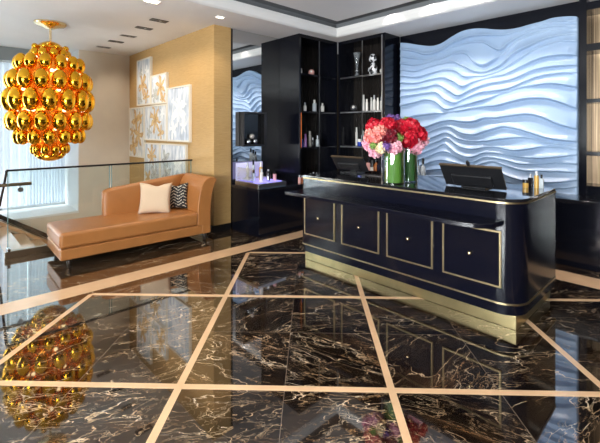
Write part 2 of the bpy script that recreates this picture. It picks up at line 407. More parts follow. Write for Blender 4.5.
# left wall around the tall window
bm = bmesh.new()
box(bm, XW - .2, XL, 2.25, 3.29, -2.2, H)
box(bm, XW - .2, XL, YF, 2.25, -2.2, -.10)
box(bm, XW - .2, XL, YF, -3.2, -.10, H)
box(bm, XW - .2, XL, -.55, -.15, -.10, H)
struct(obj('wall_left', bm, M['wall_beige']), 'beige wall with deep window recess beyond the stairs', 'wall')
bm = bmesh.new()
box(bm, XW, XL + .004, 2.235, 2.25, -.10, H); box(bm, XW, XL + .004, -.15, 2.25, -.10, -.06); box(bm, XW, XL + .004, -.15, -.135, -.06, H)
struct(obj('trim_3', bm, M['white_paint']), 'white reveal and sill lining the tall window recess', 'window reveal')
def window(n, y0, y1):
    w = struct(thing('window_%d' % n, 'tall bright window behind sheer curtains', 'window', (XW, (y0 + y1) / 2, -.06)))
    L = (XW, (y0 + y1) / 2, -.06)
    bm = bmesh.new()
    for a, b in ((y0, y0 + .07), (y1 - .07, y1), ((y0 + y1) / 2 - .03, (y0 + y1) / 2 + .03)): box(bm, *rel(L, XW - .06, XW, a, b, -.06, H))
    for a, b in ((-.06, .02), (H - .3, H)): box(bm, *rel(L, XW - .06, XW, y0 + .07, y1 - .07, a, b))
    obj('window_frame', bm, M['white_paint'], w)
    bm = bmesh.new(); box(bm, *rel(L, XW - .035, XW - .028, y0 + .05, y1 - .05, 0, H - .28)); obj('window_pane', bm, M['glass'], w)
window(1, -.15, 2.235); window(2, -3.2, -.55)
bm = bmesh.new(); box(bm, -9.93, -9.89, -.13, 2.235, H - .27, H)
struct(obj('trim_4', bm, M['grey_paint']), 'grey pelmet board across the top of the window recess', 'pelmet')
# stair skirting on the left wall, falling along +Y
def slope_band(bm, z0, z1, x0, x1, y0=.4, y1=2.9):
    f = lambda y, z: z - (y - .996) * .665
    extrude_x(bm, [(y0, f(y0, z0)), (y1, f(y1, z0)), (y1, f(y1, z1)), (y0, f(y0, z1))], x0, x1)
sk = struct(thing('trim_5', 'black and beige sloped skirting mouldings along the stair wall', 'stair skirting', (XL, 1, 0)))
for z0, z1, m, d in ((-.075, .02, 'baseboard', .03), (-.10, -.085, 'bronze', .03), (-.19, -.12, 'strip', .025), (-.27, -.235, 'bronze', .02), (-.45, -.40, 'bronze', .02)):
    bm = bmesh.new(); slope_band(bm, z0, z1, XL, XL + d)
    o = obj('moulding', bm, M[m], sk); o.location = (-XL, -1, 0)
# stairs down into the well
st = struct(thing('stairs', 'beige stone stairs going down behind the glass railing', 'stairs', (-7.9, .72, 0)))
for k in range(9):
    bm = bmesh.new(); y0 = .72 + k * .27; z1 = -.17 * (k + 1)
    box(bm, -9.19 + 7.9, -6.29 + 7.9, y0 - .72, y0 + .29 - .72, z1 - .17, z1)
    obj('step', bm, M['strip'], st)
bm = bmesh.new(); box(bm, XL, -6.265, .72, 3.29, -2.4, -2.2); struct(obj('floor_lower', bm, M['strip']), 'beige lower landing', 'floor')
bm = bmesh.new(); box(bm, -6.30, -6.27, .74, 3.285, -2.2, 0.0); struct(obj('wall_stairwell', bm, M['wall_beige']), 'beige stairwell side under the floor edge', 'wall')
# right wall and wall behind the camera with a wide window added for fill light
bm = bmesh.new(); box(bm, XR, XR + .15, YF, 6.6, 0, 3.7); struct(obj('wall_right', bm, M['panelling']), 'dark panelled wall right of the lobby', 'wall')
bm = bmesh.new()
WX0, WX1 = -2.6, 2.8
box(bm, XL - .9, WX0, YF - .15, YF, -.2, 3.7); box(bm, WX1, XR, YF - .15, YF, -.2, 3.7)
box(bm, WX0, WX1, YF - .15, YF, -.2, .5); box(bm, WX0, WX1, YF - .15, YF, 3.0, 3.7)
struct(obj('wall_front', bm, M['panelling']), 'wall behind the viewer, opened for the added fill window', 'wall')
w = struct(thing('window_3', 'wide window added for fill light', 'window', (0, YF, .5)))  # unseen opening, added to let fill light in
bm = bmesh.new()
for a in (WX0, -.83, .95, WX1 - .06): box(bm, a, a + .06, -.1, -.04, 0, 2.5)
box(bm, WX0, WX1, -.1, -.04, 0, .06); box(bm, WX0, WX1, -.1, -.04, 2.44, 2.5)
obj('window_frame', bm, M['darkmetal'], w)
bm = bmesh.new(); box(bm, WX0 + .03, WX1 - .03, -.075, -.068, .03, 2.47); obj('window_pane', bm, M['glass'], w)

# ceiling: flat border, rounded lip, cove with painted shade, raised centre
CX0, CX1, CY0, CY1 = -4.74, 2.6, -3.2, 5.40
bm = bmesh.new()
box(bm, XW - .2, CX0, YF, 6.6, H, H + .06); box(bm, CX1, XR, YF, 6.6, H, H + .06)
box(bm, CX0, CX1, CY1, 6.6, H, H + .06); box(bm, CX0, CX1, YF, CY0, H, H + .06)
struct(obj('ceiling', bm, M['ceiling']), 'pale ceiling with a recessed coffer', 'ceiling')
def ring(bm, rects):     # loft between concentric rectangles (inset, z)
    prev = None
    for ins, z in rects:
        vs = [bm.verts.new(p) for p in ((CX0 + ins, CY0 + ins, z), (CX1 - ins, CY0 + ins, z), (CX1 - ins, CY1 - ins, z), (CX0 + ins, CY1 - ins, z))]
        if prev:
            for k in range(4): bm.faces.new((prev[k], prev[(k + 1) % 4], vs[(k + 1) % 4], vs[k]))
        prev = vs
    return prev
bm = bmesh.new(); ring(bm, [(-.02, H + .0), (.0, H - .002), (.03, H + .02), (.06, H + .08), (.06, H + .15), (-.06, H + .15), (-.06, H + .06)])
struct(obj('trim_6', bm, M['coffer']), 'pale rounded lip around the ceiling coffer', 'ceiling lip')
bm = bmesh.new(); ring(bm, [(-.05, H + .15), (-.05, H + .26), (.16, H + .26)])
struct(obj('trim_7', bm, M['cove_grey']), 'cove band above the ceiling lip with its shade painted grey', 'ceiling cove')
bm = bmesh.new(); last = ring(bm, [(.16, H + .26), (.16, H + .235), (.30, H + .235)]); bm.faces.new(last)
struct(obj('ceiling_coffer', bm, M['coffer']), 'raised flat centre of the ceiling coffer', 'ceiling')

# ================================================================== WAVE RELIEF
RIDGES = [
 [(402,43),(408.5,43.4),(419.8,45.2),(433.4,46.1),(442.4,43.4),(451.4,37.7),(462.7,31.6),(474,29),(485,28.8),(496,29.8),(507.6,29.8),(519,28),(530,24.9),(541.4,22),(552.7,18.5),(564,17),(575,16.7),(581,17.6)],
 [(402,51),(417,53),(426,56),(440,53),(452,46),(465,40),(480,37),(495,37),(507,36),(520,32),(535,27),(550,23.5),(581,22.5)],
 [(402,58),(420,60),(433,59),(445,53),(456,48),(470,44),(485,44),(495,50),(502,52),(510,45),(520,38),(530,33),(550,28),(581,27)],
 [(402,65),(418,66),(430,63),(445,59),(456,55),(468,56),(476,65),(485,68),(498,60),(508,52),(519,42),(530,37),(550,31),(581,30)],
 [(402,71),(418,72),(430,68),(442,65),(455,63.5),(465,68),(474,72),(485,73),(503,66),(516.6,54.7),(530,48),(548,40),(581,34)],
 [(402,77),(420,78),(434,74),(447,71),(458,73),(466,78),(475,77),(485,76.5),(503,70.5),(519,61.4),(537,50),(552.7,44.5),(566,42.3),(581,43)],
 [(402,84),(418,84),(430,81),(443,79),(455,83),(463,88),(474,83),(489,78.5),(507,75),(525,67),(541,60.3),(557,57.6),(581,57)],
 [(402,91),(416,90),(428,88),(440,86),(450,92),(459,97),(470,92),(485,86),(494,84),(503,82.5),(519,78.4),(534.7,71.6),(552.7,68.2),(581,66.5)],
 [(402,98),(415,96),(428,94),(438,94),(447,101),(455,104),(465,100),(480,94),(495,92),(510,89.7),(525,83),(541,77.3),(559,74.5),(581,73.5)],
 [(402,107),(415,104),(427,101),(437,103),(446,110),(460,107),(474,104),(485,101),(503,94),(521,88.5),(539,85.8),(552,85),(566,86.7),(581,90)],
 [(402,121),(415,118),(430,116),(440,114.5),(451,112.5),(463,111),(474,108.6),(485,107.5),(498,107),(512,103.5),(530,100),(548,100.5),(566,106),(581,112)],
 [(402,133),(417,131),(429,128),(440,123.7),(451,121.4),(463,123),(476,123),(485,119.7),(498,119),(514,117),(530,115.8),(543,119),(559,126),(581,131.6)],
 [(402,140),(417,137.5),(430,133),(440,129),(449,127.5),(463,134),(476,136),(485,133.4),(494,130.5),(503,127.8),(516,129.4),(530,133.9),(548,139.5),(581,143)],
 [(402,147),(417,144),(430,140),(440,136),(448,133.5),(458,139),(467,141.5),(485,142),(503,140.2),(519,138.3),(530,138.5),(548,143),(581,146.5)],
 [(402,154),(417,151),(429,146),(440,142),(448,139),(460,147),(474,150),(485,148),(498,148),(514,151.5),(530,150),(546,147),(581,150)],
 [(402,160),(411,158.7),(424,154),(436,149),(446,145),(458,154),(472,158),(485,153.5),(503,154.5),(521,157.6),(539,159.2),(557,158),(581,154.5)],
 [(402,166),(413,163),(429,157),(447,152.5),(460,159),(474,162.5),(485,158),(503,160),(521,164.4),(539,164.4),(557,163.2),(581,165)],
 [(402,171),(420,167),(440,161),(455,163),(474,167),(485,163.5),(494,161.7),(505,165.5),(525,171),(543,171.8),(564,172.3),(581,173.5)],
 [(402,176),(420,173),(440,170),(460,172),(485,169),(500,173.5),(519,180),(541,183),(559,183),(581,180)],
 [(402,180),(440,177),(470,179),(485,177),(519,185),(560,188.8),(581,187)],
]
def smooth_interp(pts, xs):
    px = np.array([p[0] for p in pts], float); py = np.array([p[1] for p in pts], float)
    d = np.diff(py) / np.diff(px); m = np.zeros(len(px)); m[1:-1] = (d[:-1] + d[1:]) / 2; m[0] = d[0]; m[-1] = d[-1]
    i = np.clip(np.searchsorted(px, xs) - 1, 0, len(px) - 2)
    h = px[i + 1] - px[i]; t = np.clip((xs - px[i]) / h, 0, 1)
    return ((2*t**3-3*t**2+1)*py[i] + (t**3-2*t**2+t)*h*m[i] + (-2*t**3+3*t**2)*py[i+1] + (t**3-t**2)*h*m[i+1])
def make_wave():
    X0, X1, YB, ZB = -3.83, -1.205, 6.12, .80
    nx, nz = 330, 300
    Xs = np.linspace(X0, X1, nx)
    ca, sa = math.cos(PSI), math.sin(PSI)
    T = -Xs * sa + YB * ca; px = 300 + FPX * (Xs * ca + YB * sa) / T        # column in photo units, used only to size the traced curves
    tops = smooth_interp(RIDGES[0], px)
    Zr = [EYE - (smooth_interp(r, px) - HZ) / FPX * T for r in RIDGES]      # ridge heights in metres
    Zr = [np.maximum(z, ZB + .012 * (len(Zr) - k)) for k, z in enumerate(Zr)]
    for k in range(1, len(Zr)): Zr[k] = np.minimum(Zr[k], Zr[k - 1] - .012)
    Zr.append(np.full(nx, ZB - .05))
    Zr = np.array(Zr)
    bm = bmesh.new(); grid = []
    Vv = np.linspace(0, 1, nz)
    Y = np.zeros((nx, nz)); Z = np.zeros((nx, nz))
    for i in range(nx):
        zt = Zr[0, i]; zs = ZB + Vv * (zt - ZB); Z[i] = zs
        zr = Zr[:, i]
        k = np.clip(np.searchsorted(-zr, -zs) - 1, 0, len(zr) - 2)
        gap = zr[k] - zr[k + 1]; s = np.clip((zr[k] - zs) / gap, 0, 1)      # 0 upper ridge, 1 lower ridge
        amp = (np.minimum(.46 * gap, .075) + .003) * (.35 + .65 * min(1, min(i, nx - 1 - i) / 12))
        prof = np.where(s < .88, .25 * (s / .88) + .75 * np.clip(s / .88, 0, 1) ** 2.6, 1 - 1.45 * np.sin(np.clip((s - .88) / .12, 0, 1) * PI / 2) ** 1.6)
        wl = 1 / (1 + np.exp((px[i] - 478) / 9)); hz = 1 / (1 + np.exp(-(zs - 1.75) / .12)); prof = prof * (1 - .35 * wl * hz * (.5 + .5 * np.cos(4 * PI * s)))
        Y[i] = amp * prof + .02
    # soften along columns and rows
    for _ in range(1):
        Y[:, 1:-1] = (Y[:, :-2] + 2 * Y[:, 1:-1] + Y[:, 2:]) / 4; Y[1:-1] = (Y[:-2] + 2 * Y[1:-1] + Y[2:]) / 4
    L = Vector((-2.5, YB, ZB))
    for i in range(nx): grid.append([bm.verts.new((Xs[i] - L.x, -.012 - Y[i, j], Z[i, j] - L.z)) for j in range(nz)])
    back = {}
    for i in range(nx):
        for j in range(nz):
            if i in (0, nx - 1) or j in (0, nz - 1): back[i, j] = bm.verts.new((Xs[i] - L.x, .079, Z[i, j] - L.z))
    for i in range(nx - 1):
        for j in range(nz - 1): bm.faces.new((grid[i][j], grid[i + 1][j], grid[i + 1][j + 1], grid[i][j + 1]))
    for i in range(nx - 1):
        for j in (0, nz - 1): bm.faces.new((grid[i][j], grid[i + 1][j], back[i + 1, j], back[i, j]))
    for j in range(nz - 1):
        for i in (0, nx - 1): bm.faces.new((grid[i][j], grid[i][j + 1], back[i, j + 1], back[i, j]))
    o = obj('wave_relief_panel', bm, M['wave'], smooth='all'); o.location = L
    tag(o, 'large pale blue carved wave relief on the black wall behind the desk', 'wall relief')
make_wave()

# ================================================================== BACK CABINETS
CZ = .74; BZ = .81
L = (-5.12, 3.6, 0)
t = thing('side_counter', 'black lacquer counter below the tall mirror, left of the desk', 'counter', L)
bx('body', rel(L, -5.52, -4.755, 3.625, 5.59, 0, CZ - .04), M['lacquer'], t, bevel=.004)
bx('countertop', rel(L, -5.52, -4.745, 3.615, 5.59, CZ - .04, CZ), M['granite'], t, bevel=.004)
for y in (4.28, 4.93): bx('door_seam', rel(L, -4.757, -4.751, y, y + .006, .06, CZ - .06), M['black_gloss'], t)
L = (-2, 5.6, 0)
t = thing('back_counter', 'long black lacquer counter under the wave relief behind the desk', 'counter', L)
bx('body', rel(L, -4.74, 3.2, 5.61, 6.14, 0, BZ - .04), M['lacquer'], t, bevel=.004)
bx('countertop', rel(L, -4.74, 3.2, 5.60, 6.14, BZ - .04, BZ), M['granite'], t, bevel=.004)
# tall mirror
L = (-5.53, 4.15, CZ)
t = thing('tall_mirror', 'tall ceiling-high mirror beside the gold wall end', 'mirror', L)
bx('mirror_glass', rel(L, -5.534, -5.524, 3.65, 4.685, CZ, H - .005), M['mirror'], t)
bm = bmesh.new(); box(bm, *rel(L, -5.534, -5.505, 3.615, 3.65, CZ, H - .005)); obj('frame_strip', bm, M['darkmetal'], t)
# corner display units
L = (-5.25, 5.15, CZ)
cab = thing('display_cabinet', 'tall black open shelf unit between mirror and corner, facing right', 'cabinet', L, group=None)
bx('end_panel', rel(L, -5.52, -4.98, 4.685, 4.73, CZ, H), M['lacquer'], cab, bevel=.003)
bx('end_panel', rel(L, -5.52, -4.98, 5.655, 5.695, CZ, H), M['lacquer'], cab)
bx('back_panel', rel(L, -5.50, -5.47, 4.73, 5.655, CZ, H), M['shelf_back'], cab)
bx('top_panel', rel(L, -5.47, -4.98, 4.73, 5.655, H - .06, H), M['lacquer'], cab)
VS = (1.34, 1.99, 2.66)
for z in VS: bx('shelf', rel(L, -5.47, -4.99, 4.73, 5.655, z - .035, z), M['lacquer'], cab, bevel=.002)
bx('post', rel(L, -5.0, -4.985, 5.20, 5.213, CZ, H - .06), M['steel'], cab)
bm = bmesh.new(); box(bm, *rel(L, -4.998, -4.985, 4.731, 4.742, VS[0], VS[1] - .035)); obj('light_strip', bm, M['orange_led'], cab)
L = (-4.4, 5.95, BZ)
cab2 = thing('display_cabinet', 'tall black open shelf unit right of the corner, next to the wave relief', 'cabinet', L)
bx('end_panel', rel(L, -3.965, -3.905, 5.72, 6.19, BZ, H), M['lacquer'], cab2, bevel=.003)
bx('end_panel', rel(L, -4.975, -4.93, 5.72, 6.19, BZ, H), M['lacquer'], cab2)
bx('back_panel', rel(L, -4.93, -3.965, 6.14, 6.17, BZ, H), M['shelf_back'], cab2)
bx('top_panel', rel(L, -4.93, -3.965, 5.72, 6.14, H - .06, H), M['lacquer'], cab2)
for z in (1.35, 2.0, 2.66):
    s = bx('shelf', rel(L, -4.93, -3.965, 5.735, 6.14, z - .035, z), M['lacquer'], cab2, bevel=.002)
    bx('edge_strip', rel(L, -4.93, -3.965, 5.728, 5.735, z - .03, z - .004), M['steel'], s)
bx('post', rel(L, -4.41, -4.398, 5.725, 5.737, BZ, H - .06), M['steel'], cab2)
bx('edge_strip', rel(L, -3.975, -3.955, 5.712, 5.72, BZ, H - .03), M['steel'], cab2)
# right shelving
L = (0, 6.4, BZ)
t = thing('shelving_unit', 'black shelving with bronze fluted back at the right edge', 'shelving', L)
bx('end_panel', rel(L, -1.19, -1.11, 6.14, 6.59, BZ, H), M['lacquer'], t)
bx('back_panel', rel(L, -1.11, 2.4, 6.50, 6.55, BZ, H), M['flute'], t)
for z, h in ((3.30, .10), (2.76, .09), (2.05, .05), (1.37, .05)): bx('shelf', rel(L, -1.11, 2.4, 6.15, 6.50, z - h, z), M['lacquer'], t)
bx('base_panel', rel(L, -1.11, 2.4, 6.16, 6.50, BZ, .93), M['lacquer'], t)
bx('end_panel', rel(L, 2.4, 2.48, 6.14, 6.59, BZ, H), M['lacquer'], t)

# ================================================================== DESK
L = (-2.33, 3.95, 0)
desk = thing('reception_desk', 'long black reception desk with brass framed panels and brass plinth', 'desk', L)
DX0, DX1, DY0, DY1 = -3.59, -1.05, 3.42, 4.47
def lp(poly): return [(x - L[0], y - L[1]) for x, y in poly]
rad = (.035, .20, .05, .03)
def desk_prism(name, ins, z0, z1, mat, parent=desk, rad=rad, bevel=0):
    bm = bmesh.new()
    prism(bm, lp(rrect(DX0 + ins, DX1 - ins, DY0 + ins, DY1 - ins, tuple(max(.005, r - ins) for r in rad))), z0, z1)
    return obj(name, bm, mat, parent, smooth=True, bevel=bevel)
desk_prism('body', 0, .215, 1.045, M['lacquer_desk'])
desk_prism('skirt', .012, .118, .205, M['lacquer_desk'])
desk_prism('lower_trim', -.006, .205, .219, M['brass'])
desk_prism('upper_trim', -.006, 1.040, 1.054, M['brass'])
desk_prism('countertop', 0, 1.054, 1.08, M['granite'], bevel=.004)
bm = bmesh.new(); prism(bm, lp(rrect(DX0 + .0, DX1 - .05, DY0 + .06, DY1 - .02, (.01, .01, .01, .01))), 0, .118); obj('plinth', bm, M['plinth'], desk, bevel=.006)
# ledge
bm = bmesh.new()
prism(bm, lp([(-3.575, 3.418), (-3.575, 3.14), (-3.56, 3.11), (-1.40, 3.11), (-1.27, 3.145), (-1.20, 3.23), (-1.17, 3.418)]), .866, .905)
obj('ledge', bm, M['lacquer_desk'], desk, bevel=.005)
for x0, x1 in ((-3.53, -3.025), (-2.92, -2.403), (-2.31, -1.80), (-1.702, -1.195)):
    z0, z1, w = .343, .812, .014
    fr = bmesh.new()
    for d in ((x0, x1, z0, z0 + w), (x0, x1, z1 - w, z1), (x0, x0 + w, z0 + w, z1 - w), (x1 - w, x1, z0 + w, z1 - w)):
        box(fr, *rel(L, d[0], d[1], 3.406, 3.421, d[2], d[3]))
    f = obj('panel_frame', fr, M['brass'], desk)
    bx('panel', rel(L, x0 + w, x1 - w, 3.413, 3.421, z0 + w, z1 - w), M['lacquer_desk'], desk)
    bm = bmesh.new(); ball(bm, (0, 0, 0), .019, seg=14, rings=10)
    k = obj('knob', bm, M['gold_pale'], desk, smooth=True); k.location = ((x0 + x1) / 2 - L[0], 3.398 - L[1], .58)

# monitors
def monitor(x0, x1, yb, zb, ht, tilt, label, cam=False):
    loc = ((x0 + x1) / 2, yb, 1.08); w = x1 - x0
    m = thing('monitor', label, 'monitor', loc)
    bm = bmesh.new(); box(bm, -w / 2, w / 2, -.022, .0, 0, ht)
    o = obj('screen_housing', bm, M['screen_black'], m, bevel=.006); o.location = (0, 0, zb - 1.08); o.rotation_euler = (tilt, 0, 0)
    bm = bmesh.new(); box(bm, -w / 2 + .02, w / 2 - .02, .0, .003, .02, ht - .02); s = obj('screen', bm, M['black_gloss'], o)
    bm = bmesh.new(); box(bm, -w * .33, w * .33, -.05, -.02, .04, ht * .62); s = obj('rear_cover', bm, M['screen_black'], o, bevel=.012)
    bm = bmesh.new(); box(bm, -w / 2 - .003, w / 2 + .003, -.024, .002, ht - .008, ht + .003); obj('top_edge', bm, M['bronze'], o)
    bm = bmesh.new(); box(bm, -w * .2, w * .2, -.06, .12, 0, .016); obj('base', bm, M['screen_black'], m, bevel=.004)
    bm = bmesh.new(); box(bm, -.04, .04, .0, .04, .014, max(.03, zb - 1.08 + .1)); obj('stand', bm, M['screen_black'], m)
    if cam:
        bm = bmesh.new(); box(bm, -.012, .012, -.02, .0, ht, ht + .045); ball(bm, (0, -.012, ht + .05), .014, seg=10, rings=6); obj('camera', bm, M['screen_black'], o, smooth=True)
monitor(-1.90, -1.31, 3.90, 1.10, .26, R(35), 'large black monitor seen from behind on the right half of the desk', True)
monitor(-3.50, -2.98, 4.02, 1.13, .22, R(35), 'smaller black monitor seen from behind near the left end of the desk')
# ================================================================== SOFA
SO = (-5.25, 1.09, 0); SR = -1.2
sofa = thing('chaise_sofa', 'tan leather chaise sofa in front of the glass railing', 'sofa', SO, R(SR))
SW, SL = .83, 2.03
bx('base', (-SW, 0, 0, SL - .1, .10, .235), M['leather'], sofa, bevel=.018, seg=3)
bx('seat_cushion', (-SW + .005, .008, -.01, 1.77, .235, .43), M['leather'], sofa, bevel=.045, seg=4)
# backrest: loft along the length with rising top
bm = bmesh.new(); rings = []
ys = [.66, .665, .69, .74, .83, .95, 1.15, 1.40, 1.65, 1.92]
def back_top(y): return .80 + .135 * min(1, max(0, (y - .70) / 1.15))
for i, y in enumerate(ys):
    zt = back_top(y); r = (0.02, .045, .06, .066, .068, .068, .068, .068, .068, .068)[i]
    lean = .06
    rg = []
    for a, b in ((-r, .12), (r, .12), (r, .4), (r * .98, zt - .05), (r * .7, zt - .012), (0, zt), (-r * .7, zt - .012), (-r * .98, zt - .05), (-r, .4)):
        drop = (.05, .03, .012, 0, 0, 0, 0, 0, 0, 0)[i] if b > .5 else 0
        rg.append(bm.verts.new((-SW + .07 + a - lean * (b - .4), y, b - drop)))
    rings.append(rg)
for a, b in zip(rings, rings[1:]):
    for k in range(len(a)): bm.faces.new((a[k], a[(k + 1) % len(a)], b[(k + 1) % len(b)], b[k]))
bm.faces.new(rings[0][::-1]); bm.faces.new(rings[-1])
obj('backrest', bm, M['leather'], sofa, smooth='all')
# flared arm: section in (y, z) extruded across
sec = [(y + .17 + max(0, z - .6) * .04, z * (.97 if z > .5 else 1)) for y, z in [(1.585, .23), (1.59, .50), (1.605, .66), (1.63, .80), (1.67, .90), (1.72, .945), (1.79, .965), (1.86, .955), (1.895, .925), (1.885, .89), (1.85, .82), (1.82, .70), (1.805, .55), (1.80, .40), (1.80, .10), (1.66, .10), (1.66, .23)]]
bm = bmesh.new(); extrude_x(bm, sec, -SW - .02, .005)
obj('arm', bm, M['leather'], sofa, bevel=.014, seg=3)
for x, y in ((-.06, .10), (-SW + .06, .10), (-.05, SL - .14), (-SW + .06, SL - .14)):
    bm = bmesh.new(); lathe(bm, [(.022, 0), (.036, .105)], (x, y, 0), 4); obj('leg', bm, M['wood_leg'], sofa, smooth=True)
def pillow(name, label, mat, size, loc, rot, thick=.075):
    bm = bmesh.new(); n = 18; top = {}; bot = {}
    for i in range(n + 1):
        for j in range(n + 1):
            u, v = i / n * 2 - 1, j / n * 2 - 1
            th = thick * (max(0, 1 - u ** 4) * max(0, 1 - v ** 4)) ** .6
            pin = 1 - .10 * (1 - abs(u) ** 2) * abs(v) ** 6; pin2 = 1 - .10 * (1 - abs(v) ** 2) * abs(u) ** 6
            dent = .07 * math.exp(-((u - .05) / .35) ** 2) * max(0, v) ** 2
            x, z = u * size / 2 * pin2, v * size / 2 * pin - dent * size
            top[i, j] = bm.verts.new((x, -th, z)); bot[i, j] = top[i, j] if (i in (0, n) or j in (0, n)) else bm.verts.new((x, th, z))
    for i in range(n):
        for j in range(n):
            bm.faces.new((top[i, j], top[i + 1, j], top[i + 1, j + 1], top[i, j + 1]))
            bm.faces.new((bot[i, j + 1], bot[i + 1, j + 1], bot[i + 1, j], bot[i, j]))
    o = obj(name, bm, mat, smooth='all'); o.location = loc; o.rotation_euler = rot
    return tag(o, label, 'cushion')
def sofa_pt(lx, ly, z):
    a = R(SR); return Vector((SO[0] + lx * math.cos(a) - ly * math.sin(a), SO[1] + lx * math.sin(a) + ly * math.cos(a), z))
pillow('cushion', 'plain cream square cushion leaning on the sofa back', M['cream_fabric'], .46, sofa_pt(-.44, 1.30, .64), (R(-14), R(2), R(62)))
pillow('cushion', 'black and cream zigzag cushion tucked into the sofa corner', M['zigzag'], .40, sofa_pt(-.50, 1.64, .625), (R(-12), R(-4), R(40)), .06)

# ================================================================== RAILING
RX = -6.225
L = (RX, 2.0, 0)
rl = thing('glass_railing', 'glass balustrade with dark top rail behind the sofa', 'railing', L)
panels = [(.70, 1.94), (1.96, 3.27)]
for y0, y1 in panels:
    g = bx('glass_panel', rel(L, RX - .007, RX + .007, y0, y1, .03, 1.12), M['rail_glass'], rl)
    for a in (y0, y1 - .006):
        bm = bmesh.new(); box(bm, *rel(L, RX - .0075, RX + .0075, a - .001, a + .007, .04, 1.115))
        obj('glass_edge', bm, M['glass_edge'], g)
bm = bmesh.new(); box(bm, *rel(L, RX - .022, RX + .022, .685, 3.285, 1.115, 1.14)); obj('top_rail', bm, M['darkmetal'], rl, bevel=.004)
bm = bmesh.new(); box(bm, *rel(L, RX - .03, RX + .035, .67, 3.285, 0, .085)); obj('base_channel', bm, M['bronze'], rl, bevel=.003)
bm = bmesh.new(); box(bm, *rel(L, RX - .045, RX + .045, .69, .73, .085, .13)); obj('clamp', bm, M['chrome'], rl, bevel=.008)
bm = bmesh.new(); tube(bm, [(0, -1.31, 1.12), (-.35, -1.31, .84), (-.7, -1.31, .58)], .016); obj('descending_rail', bm, M['darkmetal'], rl, smooth=True)
hr = thing('handrail', 'short bronze handrail on the stair side of the glass railing', 'handrail', (RX - .06, .70, .93))
bm = bmesh.new(); tube(bm, [(-.03, -.55, 0), (-.03, .27, 0)], .022, 12); obj('rail', bm, M['bronze'], hr, smooth=True)
bm = bmesh.new(); tube(bm, [(-.03, .14, -.01), (-.03, .14, -.06), (.053, .14, -.065)], .010, 8); obj('bracket', bm, M['steel'], hr, smooth=True)
bm = bmesh.new(); tube(bm, [(.03, .14, -.065), (.0535, .14, -.065)], .032, 14); obj('bracket_plate', bm, M['steel'], hr, smooth=True)

# sheer curtains
def sheer(y0, y1, label, ph):
    bm = bmesh.new(); n = 120; rows = []
    for z in (.02, 1.2, 2.4, H - .28):
        rows.append([bm.verts.new((.045 * math.sin(ph + k * .62 + .4 * math.sin(k * .21)), y0 + (y1 - y0) * k / n, z)) for k in range(n + 1)])
    for a, b in zip(rows, rows[1:]):
        for k in range(n): bm.faces.new((a[k], a[k + 1], b[k + 1], b[k]))
    o = obj('sheer_curtain', bm, M['sheer'], smooth='all'); o.location = (XW + .25, 0, 0)
    tag(o, label, 'curtain')
    bm = bmesh.new(); box(bm, -.035, .035, y0, y1, H - .29, H - .265); obj('curtain_track', bm, M['white_paint'], o)
sheer(-.10, 1.49, 'white sheer curtain on the left, behind the chandelier', 0)
sheer(1.492, 2.19, 'white sheer curtain on the right, next to the window reveal', 1.3)
sheer(-3.1, -.6, 'white sheer curtain at the window outside the view', .5)

# ================================================================== PICTURES
def picture(x0, x1, z0, z1, label, art, d=.05):
    loc = ((x0 + x1) / 2, 3.29, (z0 + z1) / 2); w, h = (x1 - x0) / 2, (z1 - z0) / 2
    p = thing('framed_picture', label, 'picture', loc, group=None)
    bm = bmesh.new(); f = .028
    for b in ((-w, w, -h, -h + f), (-w, w, h - f, h), (-w, -w + f, -h + f, h - f), (w - f, w, -h + f, h - f)): box(bm, b[0], b[1], -d, 0, b[2], b[3])
    obj('frame', bm, M['frame_white'], p, bevel=.003)
    bx('canvas', (-w + f, w - f, -d + .012, -d + .022, -h + f, h - f), art, p)
picture(-8.635, -7.90, 2.175, 3.16, 'tall framed picture of gold blossoms, highest on the gold wall', mk_art('painted_blossoms_a', 1, [(-0.05, -0.05, 0.26, 5, (186, 138, 66), (226, 194, 132)), (0.12, -0.3, 0.18, 5, (186, 138, 66), (226, 194, 132)), (-0.2, -0.36, 0.14, 4, (150, 152, 146), (206, 206, 198)), (0.15, 0.22, 0.12, 4, (236, 238, 240), (252, 252, 250)), (-0.15, 0.2, 0.1, 4, (150, 152, 146), (206, 206, 198))]))
picture(-7.885, -7.145, 2.165, 2.755, 'squarish framed picture of gold blossoms right of the highest one', mk_art('painted_blossoms_b', 2, [(0.08, 0.04, 0.24, 6, (186, 138, 66), (226, 194, 132)), (-0.2, -0.12, 0.16, 5, (150, 152, 146), (206, 206, 198)), (0.2, -0.2, 0.14, 5, (186, 138, 66), (226, 194, 132)), (-0.2, 0.18, 0.1, 5, (236, 238, 240), (252, 252, 250))]))
picture(-7.130, -6.23, 1.435, 2.445, 'large framed picture of white petals, rightmost on the gold wall', mk_art('painted_petals', 3, [(0.02, 0.08, 0.34, 6, (236, 238, 240), (252, 252, 250)), (-0.2, -0.28, 0.2, 5, (236, 238, 240), (252, 252, 250)), (0.2, -0.22, 0.16, 5, (236, 238, 240), (252, 252, 250))], (206, 216, 228)))
picture(-9.10, -8.235, 1.055, 2.145, 'framed picture of gold leaves at the far left, near the wall corner', mk_art('painted_leaves', 4, [(-0.05, 0.26, 0.26, 4, (186, 138, 66), (226, 194, 132)), (0.12, -0.06, 0.28, 5, (186, 138, 66), (226, 194, 132)), (-0.16, -0.3, 0.26, 4, (186, 138, 66), (226, 194, 132)), (0.2, 0.32, 0.15, 4, (186, 138, 66), (226, 194, 132)), (-0.24, 0.02, 0.15, 5, (186, 138, 66), (226, 194, 132))], (226, 222, 212)))
